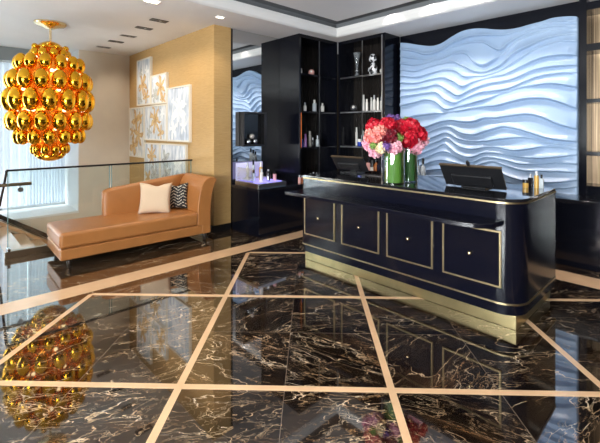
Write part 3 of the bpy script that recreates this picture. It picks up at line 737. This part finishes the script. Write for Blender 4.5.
picture(-8.22, -7.145, 1.440, 2.150, 'framed picture of gold flower in the centre of the picture group', mk_art('painted_flower_c', 5, [(0.0, 0.06, 0.3, 7, (186, 138, 66), (226, 194, 132)), (0.25, -0.2, 0.16, 5, (186, 138, 66), (226, 194, 132)), (-0.3, -0.18, 0.14, 5, (150, 152, 146), (206, 206, 198)), (0.32, 0.18, 0.12, 5, (236, 238, 240), (252, 252, 250))]))
picture(-8.22, -7.46, .42, 1.385, 'framed picture of a small gold flower in the bottom row, left one', mk_art('painted_flower_d', 6, [(-0.02, 0.24, 0.24, 7, (186, 138, 66), (226, 194, 132)), (0.12, -0.14, 0.2, 5, (150, 152, 146), (206, 206, 198)), (-0.2, -0.24, 0.18, 5, (186, 138, 66), (226, 194, 132))]))
picture(-7.445, -6.37, .42, 1.39, 'framed picture of grey leaves in the bottom row, right one, above the sofa', mk_art('painted_flower_e', 8, [(-0.3, 0.2, 0.2, 4, (150, 152, 146), (206, 206, 198)), (-0.25, -0.1, 0.22, 4, (150, 152, 146), (206, 206, 198)), (0.2, 0.1, 0.26, 5, (236, 238, 240), (252, 252, 250))], (218, 222, 226)))

# ================================================================== CHANDELIER
CH = Vector((-7.22, 1.36, 0)); K = .84
ch = thing('chandelier', 'big chandelier of mirrored gold eggs hanging over the stairs', 'chandelier', (CH.x, CH.y, H))
zz = lambda z: z - H
bm = bmesh.new(); lathe(bm, [(.225, 0), (.225, -.02), (.20, -.045), (.10, -.07), (.05, -.10), (.0, -.10)], (0, 0, 0), 36); obj('canopy', bm, M['gold_pale'], ch, smooth=True)
bm = bmesh.new(); tube(bm, [(0, 0, -.06), (0, 0, zz(2.98))], .018, 12); obj('rod', bm, M['gold_pale'], ch, smooth=True)
bm = bmesh.new(); lathe(bm, [(0, 3.06), (.05, 3.055), (.13, 3.02), (.20, 2.96), (.20, 2.94), (0, 2.94)], (0, 0, -H), 28); obj('top_dome', bm, M['gold'], ch, smooth=True)
bm = bmesh.new(); lathe(bm, [(0, 1.15), (.08, 1.165), (.17, 1.20), (.20, 1.235), (.20, 1.25), (0, 1.25)], (0, 0, -H), 28); obj('bottom_bowl', bm, M['gold'], ch, smooth=True)
bm = bmesh.new(); lathe(bm, [(.10, 1.25), (.16, 1.45), (.27, 1.6), (.36, 1.8), (.38, 2.1), (.36, 2.4), (.27, 2.65), (.15, 2.85), (.10, 2.94)], (0, 0, -H), 28); obj('amber_glow_core', bm, M['amber_lamp'], ch, smooth=True)
egg_me = {}
rows = [(2.846, .27, .062, .075, 10, 0), (2.683, .49, .083, .113, 13, .3), (2.41, .60, .098, .137, 14, .1), (2.11, .63, .106, .158, 14, .55), (1.793, .60, .098, .137, 14, .1), (1.555, .49, .083, .113, 13, .55), (1.356, .26, .055, .08, 10, .2)]
frame = bmesh.new()
for z, r, ew, eh, n, ph in rows:
    bm = bmesh.new(); egg(bm, (0, 0, 0), ew * K * 1.24, eh * 1.12); bmesh.ops.recalc_face_normals(bm, faces=bm.faces)
    me = bpy.data.meshes.new('gold_egg'); bm.to_mesh(me); bm.free(); me.materials.append(M['gold'])
    for p in me.polygons: p.use_smooth = True
    for k in range(n):
        a = 2 * PI * (k + ph) / n
        o = bpy.data.objects.new('gold_egg', me); COL.objects.link(o); o.parent = ch
        o.location = (r * K * math.cos(a), r * K * math.sin(a), zz(z))
        tube(frame, [(r * K * .55 * math.cos(a), r * K * .55 * math.sin(a), zz(z)), (r * K * .9 * math.cos(a), r * K * .9 * math.sin(a), zz(z))], .012, 6)
obj('frame_arms', frame, M['gold'], ch)
for z, r, n, ph, rad_ in ((2.945, .22, 8, .3, .042), (1.265, .18, 8, .1, .038)):
    for k in range(n):
        a = 2 * PI * (k + ph) / n
        bm = bmesh.new(); ball(bm, (r * math.cos(a), r * math.sin(a), zz(z)), rad_ * 1.1, seg=12, rings=8); obj('gold_ball', bm, M['gold'], ch, smooth='all')
k = 0
for z, r, n in ((2.55, .40, 7), (2.26, .45, 8), (1.95, .45, 8), (1.67, .40, 7), (1.45, .22, 4), (2.77, .25, 4)):
    for i in range(n):
        a = 2 * PI * (i + .37 * k) / n; k += 1
        bm = bmesh.new(); ball(bm, (r * math.cos(a), r * math.sin(a), zz(z)), .026, seg=10, rings=6); obj('bulb', bm, M['bulb'], ch, smooth='all')

# ================================================================== FLOWERS AND VASES
def vase(name, label, loc, r, h, leafmat):
    v = thing(name, label, 'vase', loc)
    bm = bmesh.new(); lathe(bm, [(0, .0), (r, .0), (r, h), (r - .004, h), (r - .004, .012), (0, .012)], seg=32); obj('glass_cylinder', bm, M['glass'], v, smooth=True)
    bm = bmesh.new(); n = 9
    for k in range(n):                                   # overlapping upright leaf blades wrapped inside the glass
        a0 = 2 * PI * k / n; wd = 2 * PI / n * .62
        rows_ = []
        for z, f in ((.014, .75), (h * .3, 1), (h * .7, 1), (h - .012, .9)):
            rows_.append([bm.verts.new(((r - .009 - .006 * (1 - abs(q))) * math.cos(a0 + wd * q * f), (r - .009 - .006 * (1 - abs(q))) * math.sin(a0 + wd * q * f), z)) for q in (-1, -.5, 0, .5, 1)])
        for a, b in zip(rows_, rows_[1:]):
            for i in range(4): bm.faces.new((a[i], a[i + 1], b[i + 1], b[i]))
    obj('leaf_wrap', bm, leafmat, v, smooth='all')
V1 = Vector((-2.34, 3.60, 1.08)); V2 = Vector((-2.31, 3.845, 1.08))
vase('glass_vase', 'wide glass cylinder vase lined with green leaves, front one on desk', V1, .115, .375, M['green'])
vase('glass_vase', 'narrower leaf-lined glass vase behind right of the wide vase', V2, .10, .39, M['darkgreen'])
def bloom_mesh(kind, r):
    bm = bmesh.new()
    def petal(c, nrm, w, l, cup):
        nrm = nrm.normalized(); t = nrm.cross(Vector((.3, .2, 1))).normalized(); s = nrm.cross(t)
        a = random.random() * 6.28; u = t * math.cos(a) + s * math.sin(a); vv = nrm.cross(u)
        pts = []
        for i, (f, wd) in enumerate(((-.5, .45), (-.15, 1), (.25, 1), (.5, .4))):
            row = []
            for q in (-1, 0, 1): row.append(bm.verts.new(c + u * (l * f) + vv * (w * wd * q * .5) + nrm * (cup * (abs(q) * .6 + (f * 2) ** 2 * .6) * w)))
            pts.append(row)
        for p, q in zip(pts, pts[1:]):
            for i in range(2): bm.faces.new((p[i], p[i + 1], q[i + 1], q[i]))
    n = {'dense': 150, 'floret': 170, 'small': 60}[kind]
    if True:
        core = []
        for i in range(n):
            z = 1 - 2 * (i + .5) / n; a = i * 2.39996; rr = math.sqrt(1 - z * z)
            d = Vector((rr * math.cos(a), rr * math.sin(a), z))
            if kind == 'dense': petal(d * r * (.80 + .2 * random.random()), d + Vector((random.uniform(-.6, .6), random.uniform(-.6, .6), random.uniform(-.6, .6))), r * .42, r * .5, .25)
            else: petal(d * r * (.78 + .26 * random.random()), d + Vector((random.uniform(-.8, .8), random.uniform(-.8, .8), random.uniform(-.8, .8))), r * .36, r * .38, .2)
        ball(bm, (0, 0, 0), r * .78, seg=12, rings=8)
    return bm
FL = [  # px x, px y, radius px, vase, depth shift, colour, kind, label
 (374.5, 127, 8, 1, .00, 'p_red', 'dense', 'red bloom at the upper left rim of the bouquet', 'red'),
 (387, 126.5, 8.5, 1, -.05, 'p_red', 'dense', 'red bloom directly above the maroon one', 'red'),
 (388.5, 136.5, 8.5, 1, -.09, 'p_maroon', 'dense', 'dark maroon bloom in the middle of the left vase bouquet', 'maroon'),
 (400, 128, 8, 2, -.05, 'p_red', 'dense', 'red bloom in the cleft between both bouquets', 'red'),
 (410, 127.5, 9, 2, -.06, 'p_red', 'dense', 'red bloom at the top of the right vase bouquet, below the green one', 'red'),
 (417, 135, 9, 2, -.04, 'p_red', 'dense', 'red bloom at the right rim, above the pale pink cluster', 'red'),
 (407.5, 138.5, 9, 2, -.12, 'p_red', 'dense', 'red bloom in the centre of the right vase bouquet', 'red'),
 (373, 136.5, 7.5, 1, -.05, 'p_coral', 'floret', 'coral pink flower cluster at the left edge below a red bloom', 'coral'),
 (380, 132.5, 6.5, 1, -.09, 'p_coral', 'floret', 'coral flower cluster left of the maroon bloom', 'coral'),
 (369.5, 143.5, 6, 1, .0, 'p_pink', 'floret', 'pink flower cluster at the far left tip of the bouquet', 'pink'),
 (394, 146.5, 7, 1, -.07, 'p_pink', 'floret', 'pink flower cluster just below the maroon bloom, over the vase rim', 'pink'),
 (375.5, 150, 6.5, 1, -.03, 'p_pink', 'floret', 'pink flower cluster lowest on the left, beside the vase rim', 'pink'),
 (414.5, 146, 7.5, 2, -.05, 'p_pink', 'floret', 'pale pink flower cluster lowest on the right of the bouquet', 'pink'),
 (420.5, 140.5, 6.5, 2, .02, 'p_pink', 'floret', 'pale pink flower cluster at the far right tip of the bouquet', 'pink'),
 (380.7, 148, 5, 1, -.10, 'p_cream', 'floret', 'cream yellow flower cluster between pink and purple ones', 'cream'),
 (386, 146.5, 5, 1, -.12, 'p_purple', 'small', 'purple flower low at the front of the bouquet', 'purple'),
 (389.7, 118.8, 4.5, 1, .02, 'p_purple', 'small', 'purple flower at the very top, left of two', 'purple'),
 (396.3, 119, 4.5, 2, .0, 'p_purple', 'small', 'purple flower at the very top, right of two', 'purple'),
 (406, 121.8, 5, 2, .02, 'p_green', 'small', 'green flower head at the top right of the bouquet', 'green'),
 (415, 124.5, 5, 2, .03, 'p_green', 'small', 'green flower head at the upper right, next to red bloom', 'green'),
 (398.5, 138, 5, 1, -.08, 'p_green', 'small', 'green flower head right of the maroon bloom', 'green'),
 (373.5, 145.5, 4.2, 1, -.09, 'p_green', 'small', 'green bud at the lower left front of the bouquet', 'green'),
 (381, 140, 7, 1, .02, 'p_coral', 'floret', 'coral flower cluster in the lower middle of the left bouquet', 'coral'),
 (402, 146, 6.5, 2, .02, 'p_pink', 'floret', 'pink flower cluster under the red centre, between the two vases', 'pink'),
]
for x, y, rp, vi, dd, mat, kind, label, cn in FL:
    V = V1 if vi == 1 else V2
    t0 = (V - CAM).dot(FW) + dd * 1.2
    d = ray(x, y); P = CAM + d * t0; r = rp * t0 / FPX * (1.14 if kind == 'floret' else 1.0)
    f = thing('%s_flower' % cn, label, 'flower', P, group='flowers of the desk bouquet')
    bm = bloom_mesh(kind, r); obj('bloom', bm, M[mat], f, smooth='all')
    rim = Vector((V.x, V.y, V.z + .36)) - P; low = Vector((V.x, V.y, V.z + .06)) - P
    off = (Vector((P.x - V.x, P.y - V.y, 0))); off = off.normalized() * min(.06, off.length) if off.length > 1e-4 else off
    bm = bmesh.new(); tube(bm, [(0, 0, 0), rim + off, low - off * .5], .004, 6); obj('stem', bm, M['stem'], f, smooth=True)

# ================================================================== SMALL THINGS
MC = {}
def cmat(rgb, rough=.25, metal=0, trans=0):
    k = (rgb, rough, metal, trans)
    if k not in MC: MC[k] = pbr('bottle_tint_%d' % len(MC), sc(rgb), rough, metal, trans=trans)
    return MC[k]
WHITE, CLEAR, DARK, PURP, BLUE, GOLDC, PINKC, SILV, AMBER = (226, 222, 216), (214, 222, 228), (26, 24, 28), (138, 92, 156), (44, 70, 190), (204, 160, 84), (226, 168, 160), (188, 190, 196), (170, 96, 40)
def bottle(loc, h, w, kind, col, label, name='bottle', cat='bottle', group=None, cap=DARK):
    loc = tuple(loc)
    o = thing(name, label, cat, loc, group=group); r = w / 2
    tr = .3 if col == CLEAR else 0
    m = cmat(col, .15, .9 if col == SILV else 0, tr)
    bm = bmesh.new()
    if kind == 'round':
        lathe(bm, [(0, 0), (r * .9, 0), (r, h * .04), (r, h * .55), (r * .85, h * .64), (r * .35, h * .70), (r * .35, h * .76), (0, h * .76)], seg=16)
        obj('body', bm, m, o, smooth=True)
        bm = bmesh.new(); lathe(bm, [(0, h * .75), (r * .48, h * .75), (r * .48, h * .98), (r * .4, h), (0, h)], seg=14); obj('cap', bm, cmat(cap, .2), o, smooth=True)
    elif kind == 'square':
        box(bm, -r, r, -r * .6, r * .6, 0, h * .72); obj('body', bm, m, o, bevel=r * .18)
        bm = bmesh.new(); box(bm, -r * .42, r * .42, -r * .42, r * .42, h * .715, h); obj('cap', bm, cmat(cap, .2), o, bevel=r * .1)
    elif kind == 'tall':
        lathe(bm, [(0, 0), (r, 0), (r, h * .72), (r * .55, h * .76), (0, h * .76)], seg=14); obj('body', bm, m, o, smooth=True)
        bm = bmesh.new(); lathe(bm, [(0, h * .755), (r * .7, h * .755), (r * .62, h), (0, h)], seg=14); obj('cap', bm, cmat(cap, .2), o, smooth=True)
    elif kind == 'jar':
        lathe(bm, [(0, 0), (r * .95, 0), (r, h * .1), (r, h * .6), (0, h * .6)], seg=16); obj('body', bm, m, o, smooth=True)
        bm = bmesh.new(); lathe(bm, [(0, h * .59), (r * 1.02, h * .59), (r * 1.02, h * .96), (r * .9, h), (0, h)], seg=16); obj('lid', bm, cmat(cap, .2), o, smooth=True)
    elif kind == 'orb':
        ball(bm, (0, 0, r * 1.15), r, seg=18, rings=12); obj('orb', bm, m, o, smooth='all')
        bm = bmesh.new(); lathe(bm, [(0, 0), (r * .6, 0), (r * .45, r * .2), (0, r * .2)], seg=16); obj('foot', bm, cmat(cap, .2), o, smooth=True)
        bm = bmesh.new(); ball(bm, (r * .5, -r * .62, r * 1.35), r * .42, seg=10, rings=6); obj('stopper', bm, cmat(WHITE, .3), o, smooth='all')
    return o
def pxh(P, hp): return hp * (Vector(P) - CAM).dot(FW) / FPX
# items on the mirror-side unit (shelf faces right; items stand at X = -5.14)
GV = 'perfume bottles on the open shelves'
def vshelf(x, z, hp, wp, kind, col, label, cap=DARK, X=-5.12, **k):
    P = onx(x, 100, X); P.z = z; bottle(P, pxh(P, hp), pxh(P, wp) * .8, kind, col, label, cap=cap, group=GV, **k)
def ushelf(x, z, hp, wp, kind, col, label, cap=DARK, Y=5.87, **k):
    P = ony(x, 100, Y); P.z = z; bottle(P, pxh(P, hp), pxh(P, wp) * .85, kind, col, label, cap=cap, group=GV, **k)
vshelf(311.5, 2.66, 11, 8, 'orb', PINKC, 'pinkish glass orb on the top shelf of the mirror-side unit', X=-5.16, name='glass_orb', cat='ornament')
vshelf(301.3, 2.66, 6, 2.6, 'tall', WHITE, 'small white tube left of the glass orb on the top shelf', WHITE)
vshelf(305, 1.99, 9, 4, 'round', WHITE, 'white bottle leftmost on the middle shelf of the mirror-side unit', SILV)
vshelf(314.5, 1.99, 12, 4.6, 'square', CLEAR, 'clear tall bottle in the centre of the middle mirror-side shelf', WHITE)
vshelf(322.5, 1.99, 9, 4, 'square', WHITE, 'squat white bottle right of the steel post, middle mirror-side shelf', WHITE)
vshelf(302.2, 1.34, 8, 3.6, 'tall', BLUE, 'bright blue bottle at the left end of the lowest mirror-side shelf', BLUE)
vshelf(305.4, 1.34, 13, 4, 'tall', PURP, 'purple bottle on the lowest mirror-side shelf', PURP)
vshelf(309.8, 1.34, 15, 4, 'tall', WHITE, 'tallest white bottle on the lowest mirror-side shelf', WHITE, X=-5.3)
vshelf(312.8, 1.34, 9, 3.4, 'round', DARK, 'dark bottle right of the tallest white one', SILV)
vshelf(317.5, 1.34, 11, 4.4, 'round', CLEAR, 'clear rounded bottle beside the post on the lowest mirror-side shelf', SILV)
for i, (x, hp, col, nm) in enumerate(((299.5, 8, PINKC, 'first pink bottle from the left'), (302.3, 7, AMBER, 'second, amber bottle from the left'), (305.1, 8, WHITE, 'third, white bottle from the left'), (307.9, 7, PINKC, 'fourth, pink bottle from the left'), (310.7, 8, AMBER, 'fifth, amber bottle from the left'), (313.5, 9, CLEAR, 'sixth, clear bottle from the left'), (316.6, 8, PINKC, 'rightmost pink bottle'))):
    P = onx(x, 100, -4.86); P.z = CZ; bottle(P, pxh(P, hp), pxh(P, 2.6), 'square', col, nm + ' in the row on the side counter', group='row of bottles on the side counter', cap=SILV)
# items on the unit by the relief
def trumpet(x, z, hp, wp, label):
    P = ony(x, 100, 5.87); P.z = z; h = pxh(P, hp); r = pxh(P, wp) / 2
    v = thing('trumpet_vase', label, 'vase', P)
    bm = bmesh.new(); lathe(bm, [(0, 0), (r * .75, 0), (r * .7, h * .04), (r * .3, h * .16), (r * .35, h * .25), (r * .3, h * .35), (r * .42, h * .6), (r * .8, h * .88), (r, h), (r * .9, h), (r * .3, h * .6), (0, h * .4)], seg=20)
    obj('glass_body', bm, cmat(CLEAR, .08, 0, .75), v, smooth='all')
    bm = bmesh.new(); lathe(bm, [(r * .3, h * .2), (r * .8, h * .22), (r * .8, h * .25), (r * .3, h * .27)], seg=20); obj('collar', bm, cmat(SILV, .1, .9), v, smooth=True)
trumpet(357, 2.66, 24, 8, 'clear trumpet-shaped glass vase on the top shelf near the relief')
P = ony(373, 100, 5.86); P.z = 2.66
fg = thing('patterned_figurine', 'black and white patterned figurine right of the trumpet vase', 'figurine', P)
h = pxh(P, 21)
def mk_pat():
    m, nt, out = new_mat('black_white_pattern'); tc = nd(nt, 'TexCoord'); n = nd(nt, 'TexVoronoi', {'Vector': tc.outputs['Object'], 'Scale': 22}, feature='F1')
    col = ramp(nt, n.outputs['Color'], [(.45, (.01, .01, .012)), (.5, (.75, .75, .78))], 'CONSTANT'); b = nd(nt, 'BsdfPrincipled', {'Base Color': col, 'Roughness': .2}); nt.links.new(b.outputs[0], out.inputs[0]); return m
M['pattern'] = mk_pat()
bm = bmesh.new(); lathe(bm, [(0, 0), (h * .16, 0), (h * .20, h * .12), (h * .17, h * .34), (h * .10, h * .5), (h * .09, h * .56), (0, h * .56)], seg=16); obj('torso', bm, M['pattern'], fg, smooth='all')
bm = bmesh.new(); ball(bm, (0, 0, h * .78), h * .2, h * .22, seg=16); obj('head', bm, M['pattern'], fg, smooth='all')
for s in (-1, 1):
    bm = bmesh.new(); tube(bm, [(s * h * .1, 0, h * .48), (s * h * .2, -.01, h * .34), (s * h * .2, -.02, h * .18)], h * .05, 8); obj('arm', bm, M['pattern'], fg, smooth='all')
ushelf(382.2, 2.66, 8, 6, 'orb', WHITE, 'small white orb at the right end of the top shelf near the relief', name='glass_orb', cat='ornament')
ushelf(353.5, 2.0, 10, 8, 'orb', SILV, 'silver openwork orb on the middle shelf near the relief', name='glass_orb', cat='ornament')
for x, hp, Yv, kind, label in ((363.7, 17, 6.03, 'tall', 'tall white bottle leftmost of the white set, middle relief-side shelf'), (366.8, 12, 5.84, 'tall', 'shorter white bottle standing in front of the leftmost white one'), (371.4, 14, 6.03, 'tall', 'white bottle third from the left in the white set'), (374.3, 16, 5.93, 'square', 'white square bottle in the middle of the white set'), (377.8, 13, 5.85, 'tall', 'white bottle second from the right in the white set'), (381.6, 14, 5.92, 'square', 'white square bottle at the right end of the white set')):
    ushelf(x, 2.0, hp, 3.2, kind, WHITE, label, WHITE if kind == 'tall' else SILV, Yv)
ushelf(356.6, 1.35, 18, 3, 'tall', WHITE, 'slim white bottle on the lowest relief-side shelf', WHITE, 6.02)
ushelf(363.0, 1.35, 15, 4, 'square', CLEAR, 'clear bottle close to the flowers on the lowest relief-side shelf', WHITE, 6.02)
ushelf(359.6, 1.35, 7, 5, 'jar', BLUE, 'low blue jar with white lid on the lowest relief-side shelf', WHITE, 5.84)
for i, (x, hp, col, kind, nm) in enumerate(((369, 11, PINKC, 'square', 'pink bottle, first left of the vases'), (372.6, 9, WHITE, 'jar', 'white jar, second left of the vases'), (376, 12, AMBER, 'round', 'amber bottle, third left of the vases'), (379.5, 10, DARK, 'square', 'dark bottle, closest left of the vases'), (412.5, 11, CLEAR, 'round', 'clear bottle, closest right of the vases'), (417.5, 14, CLEAR, 'square', 'clear square bottle with black cap, right of the vases'), (423, 16, CLEAR, 'round', 'tallest clear bottle right of the vases, nearest the big monitor'))):
    P = ony(x, 100, 5.74); P.z = BZ; bottle(P, pxh(P, hp + 8), pxh(P, 5.0), kind, col, nm + ', on the back counter', group='bottles on the back counter')
# perfume on the desk end
for x, y, hp, wp, kind, col, cap, label in ((525.5, 187.5, 8, 6.5, 'jar', GOLDC, DARK, 'low golden jar on the right end of the desk'), (530.5, 187, 13, 5, 'square', DARK, SILV, 'dark square bottle behind the golden jar on the desk end'), (536.5, 188, 17, 5, 'tall', GOLDC, SILV, 'tallest golden bottle on the right end of the desk'), (541.5, 188.5, 14, 4.4, 'square', CLEAR, DARK, 'clear square bottle rightmost on the desk end')):
    P = onz(x, y, 1.08); bottle(P, pxh(P, hp), pxh(P, wp) * .85, kind, col, label, group='perfume on the desk end', cap=cap)
# glowing tester tray on the side counter
L = (-5.14, 3.93, CZ)
tr_ = thing('tester_tray', 'glowing violet acrylic tester tray on the side counter', 'display tray', L)
bx('steel_base', rel(L, -5.44, -4.80, 3.65, 4.22, CZ, CZ + .07), M['steel'], tr_, bevel=.006)
bx('light_sheet', rel(L, -5.40, -4.86, 3.70, 4.18, CZ + .07, CZ + .078), M['violet_led'], tr_)
bx('acrylic_back', rel(L, -5.43, -5.418, 3.66, 4.21, CZ + .07, CZ + .36), M['frosted'], tr_)
bx('acrylic_side', rel(L, -5.418, -4.95, 3.66, 3.668, CZ + .07, CZ + .30), M['glass'], tr_)
bx('riser', rel(L, -5.36, -5.16, 3.74, 4.12, CZ + .078, CZ + .12), M['white_gloss'], tr_, bevel=.004)
for i, (x, y, h, w, kind, col, cap, label) in enumerate((
  (-5.29, 3.80, .20, .05, 'tall', WHITE, SILV, 'white bottle at the back left of the glowing tray'),
  (-5.28, 3.91, .23, .055, 'square', CLEAR, DARK, 'tall clear bottle at the back centre of the glowing tray'),
  (-5.27, 4.05, .19, .055, 'round', PURP, SILV, 'violet bottle at the back right of the glowing tray'),
  (-5.10, 3.78, .15, .06, 'square', CLEAR, DARK, 'short clear bottle at the middle left of the glowing tray'),
  (-5.10, 3.93, .24, .05, 'tall', GOLDC, WHITE, 'golden bottle in the middle of the glowing tray'),
  (-5.08, 4.07, .14, .06, 'round', DARK, SILV, 'dark bottle at the middle right of the glowing tray'),
  (-4.94, 3.82, .17, .05, 'tall', WHITE, SILV, 'white bottle at the front left of the glowing tray'),
  (-4.94, 3.96, .13, .06, 'jar', SILV, DARK, 'silver jar at the front of the glowing tray'),
  (-4.95, 4.10, .12, .05, 'square', PINKC, DARK, 'pink bottle at the front right of the glowing tray'))):
    zb = CZ + .12 if x < -5.16 else CZ + .078
    bottle((x, y, zb), h * 1.25, w * 1.1, kind, col, label, group='tester bottles on the glowing tray', cap=cap)
# shadow box on the mirror with two spheres
L = (-5.4, 3.95, 1.39)
sb = thing('shadow_box', 'black glass-fronted display box hung on the tall mirror', 'display box', L)
b0, b1, z0, z1 = 3.80, 4.29, 1.37, 1.96
bx('back_panel', rel(L, -5.523, -5.50, b0, b1, z0, z1), M['black_gloss'], sb)
for d in ((b0, b0 + .02, z0, z1), (b1 - .05, b1, z0, z1), (b0 + .02, b1 - .05, z0, z0 + .03), (b0 + .02, b1 - .05, z1 - .03, z1)):
    bx('frame_side', rel(L, -5.50, -5.40, *d), M['darkmetal'], sb, bevel=.002)
bx('glass_front', rel(L, -5.412, -5.407, b0 + .02, b1 - .05, z0 + .03, z1 - .03), M['clear_pane'], sb)
for y, r, label in ((3.85, .048, 'left chrome ball inside the black display box'), (3.99, .052, 'right chrome ball inside the black display box')):
    bm = bmesh.new(); ball(bm, (0, 0, 0), r, seg=22, rings=14); o = obj('chrome_ball', bm, M['chrome'], smooth='all'); o.location = (-5.46, y + .09, z0 + .03 + r); tag(o, label, 'ornament', 'chrome balls in the display box')
bm = bmesh.new(); ball(bm, (0, 0, 0), .045, seg=22, rings=14); o = obj('pearl_ball', bm, pbr('pearl', (.75, .66, .58), .2, metal=.6), smooth='all'); o.location = (-5.455, 4.01, z0 + .03 + .142); tag(o, 'pearl coloured ball resting on both chrome balls in the display box', 'ornament')

# ================================================================== CEILING LIGHTS
LIGHTS = []
def spot(loc, power, col=(1, .84, .66), size=R(110), blend=.8, rot=(0, 0, 0), rad_=.04):
    l = bpy.data.lights.new('spot_light', 'SPOT'); l.energy = power; l.color = col; l.spot_size = size; l.spot_blend = blend; l.shadow_soft_size = rad_
    o = bpy.data.objects.new('spot_light', l); COL.objects.link(o); o.location = loc; o.rotation_euler = rot; return o
def downlight(x, y, style, label, power, z=H, w=.16, d=.10, tilt=0):
    t = thing('ceiling_light', label, 'ceiling light', (x, y, z), group='recessed ceiling lights')
    f = bmesh.new()
    for b in ((-d / 2, d / 2, -w / 2, -w / 2 + .012), (-d / 2, d / 2, w / 2 - .012, w / 2), (-d / 2, -d / 2 + .012, -w / 2 + .012, w / 2 - .012), (d / 2 - .012, d / 2, -w / 2 + .012, w / 2 - .012)):
        box(f, b[0], b[1], b[2], b[3], -.008, .0)
    obj('frame', f, M['screen_black'] if style == 'black' else M['steel'] if style == 'grey' else M['white_paint'], t)
    bx('recess', (-d / 2 + .012, d / 2 - .012, -w / 2 + .012, w / 2 - .012, -.004, -.001), M['screen_black'] if style != 'lit' else M['downlight'], t)
    bm = bmesh.new(); lathe(bm, [(0, -.006), (.022, -.006), (.022, -.003)], (0, .02, 0), 14); obj('lamp', bm, M['downlight'] if style == 'lit' else M['steel'], t)
    if power: spot((x, y, z - .03), power, rot=(R(tilt), 0, 0))
downlight(-5.894, 2.555, 'black', 'black recessed downlight nearest the gold wall end, first of a row of five', 30, w=.26, d=.13, tilt=18)
downlight(-6.499, 2.561, 'black', 'black recessed downlight, second of the row of five', 22, w=.26, d=.13, tilt=18)
downlight(-7.238, 2.570, 'grey', 'grey framed recessed downlight, third of the row of five', 22, w=.26, d=.13, tilt=18)
downlight(-7.859, 2.561, 'black', 'black recessed downlight, fourth of the row of five', 22, w=.26, d=.13, tilt=18)
downlight(-8.563, 2.545, 'grey', 'grey framed recessed downlight, last of the row, nearest the window wall', 22, w=.26, d=.13, tilt=18)
downlight(-5.066, 2.102, 'lit', 'glowing downlight at the top edge above the row of five', 24, w=.20, d=.14)
downlight(-5.081, 3.143, 'lit', 'glowing downlight near the gold wall end and ceiling lip', 24, w=.13, d=.10)
zc = H + .235
n = 0
for x in (-3.2, -1.0, 1.2):  # out-of-view lamps added in the coffer to light the room
    for y in (-1.6, .6, 2.6):
        if (x, y) == (-3.2, 2.6): continue
        n += 1
        downlight(x, y, 'lit', 'added unseen downlight in the raised coffer, %s' % ['left', 'middle', 'right'][(x > -2) + (x > 0)] + (' rear' if y < 0 else ' centre' if y < 2 else ' near the desk'), 26, z=zc)
def area(loc, rot, sx, sy, power, col=(1, 1, 1), spread=None):
    l = bpy.data.lights.new('area_light', 'AREA'); l.shape = 'RECTANGLE'; l.size = sx; l.size_y = sy; l.energy = power; l.color = col
    if spread: l.spread = spread
    o = bpy.data.objects.new('area_light', l); COL.objects.link(o); o.location = loc; o.rotation_euler = rot; return o
# accent lamps in the coffer aimed at the relief
for x in (-3.5, -2.83, -2.17, -1.5): spot((x, 5.2, zc - .03), 62, (1, .89, .82), R(95), .9, (R(22), 0, 0))
# shelf lights
for z in (3.18, 2.66, 1.98, 1.30): area((.2, 6.33, z), (0, 0, 0), 2.4, .08, .5, (1, .85, .65))
area((-5.12, 3.95, CZ + .09), (PI, 0, 0), .45, .4, .6, (.35, .3, 1))
# daylight at the windows, tilted up to brighten the ceiling
area((XW - .5, 1.05, 1.5), (0, R(-112), 0), 5.6, 3.2, 150, (.86, .93, 1))
area((XW - .4, -1.9, 1.6), (0, R(-115), 0), 3.4, 2.6, 950, (.86, .93, 1))  # unseen left window, power raised as ceiling fill
area((0, YF - .6, 1.6), (R(130), 0, 0), 5.4, 2.5, 1450, (.96, .97, 1))  # added fill source outside the made-up rear window

# world
w = bpy.data.worlds.new('World'); S.world = w; w.use_nodes = True
nt = w.node_tree; nt.nodes.clear()
bg = nd(nt, 'Background', {0: (.86, .93, 1, 1), 1: .9}); ow = nt.nodes.new('ShaderNodeOutputWorld'); nt.links.new(bg.outputs[0], ow.inputs[0])

# camera
cd = bpy.data.cameras.new('camera'); cd.sensor_width = 36; cd.lens = 36 * FPX / 600; cd.shift_y = (HZ - 221.5) / 600; cd.clip_start = .05
co = bpy.data.objects.new('camera', cd); COL.objects.link(co); co.location = CAM; co.rotation_euler = (R(90), 0, PSI)
S.camera = co
S.view_settings.view_transform = 'Standard'; S.view_settings.look = 'None'; S.view_settings.exposure = .3; S.view_settings.gamma = 1
S.cycles.max_bounces = 10; S.cycles.transparent_max_bounces = 16; S.cycles.caustics_reflective = False; S.cycles.caustics_refractive = False
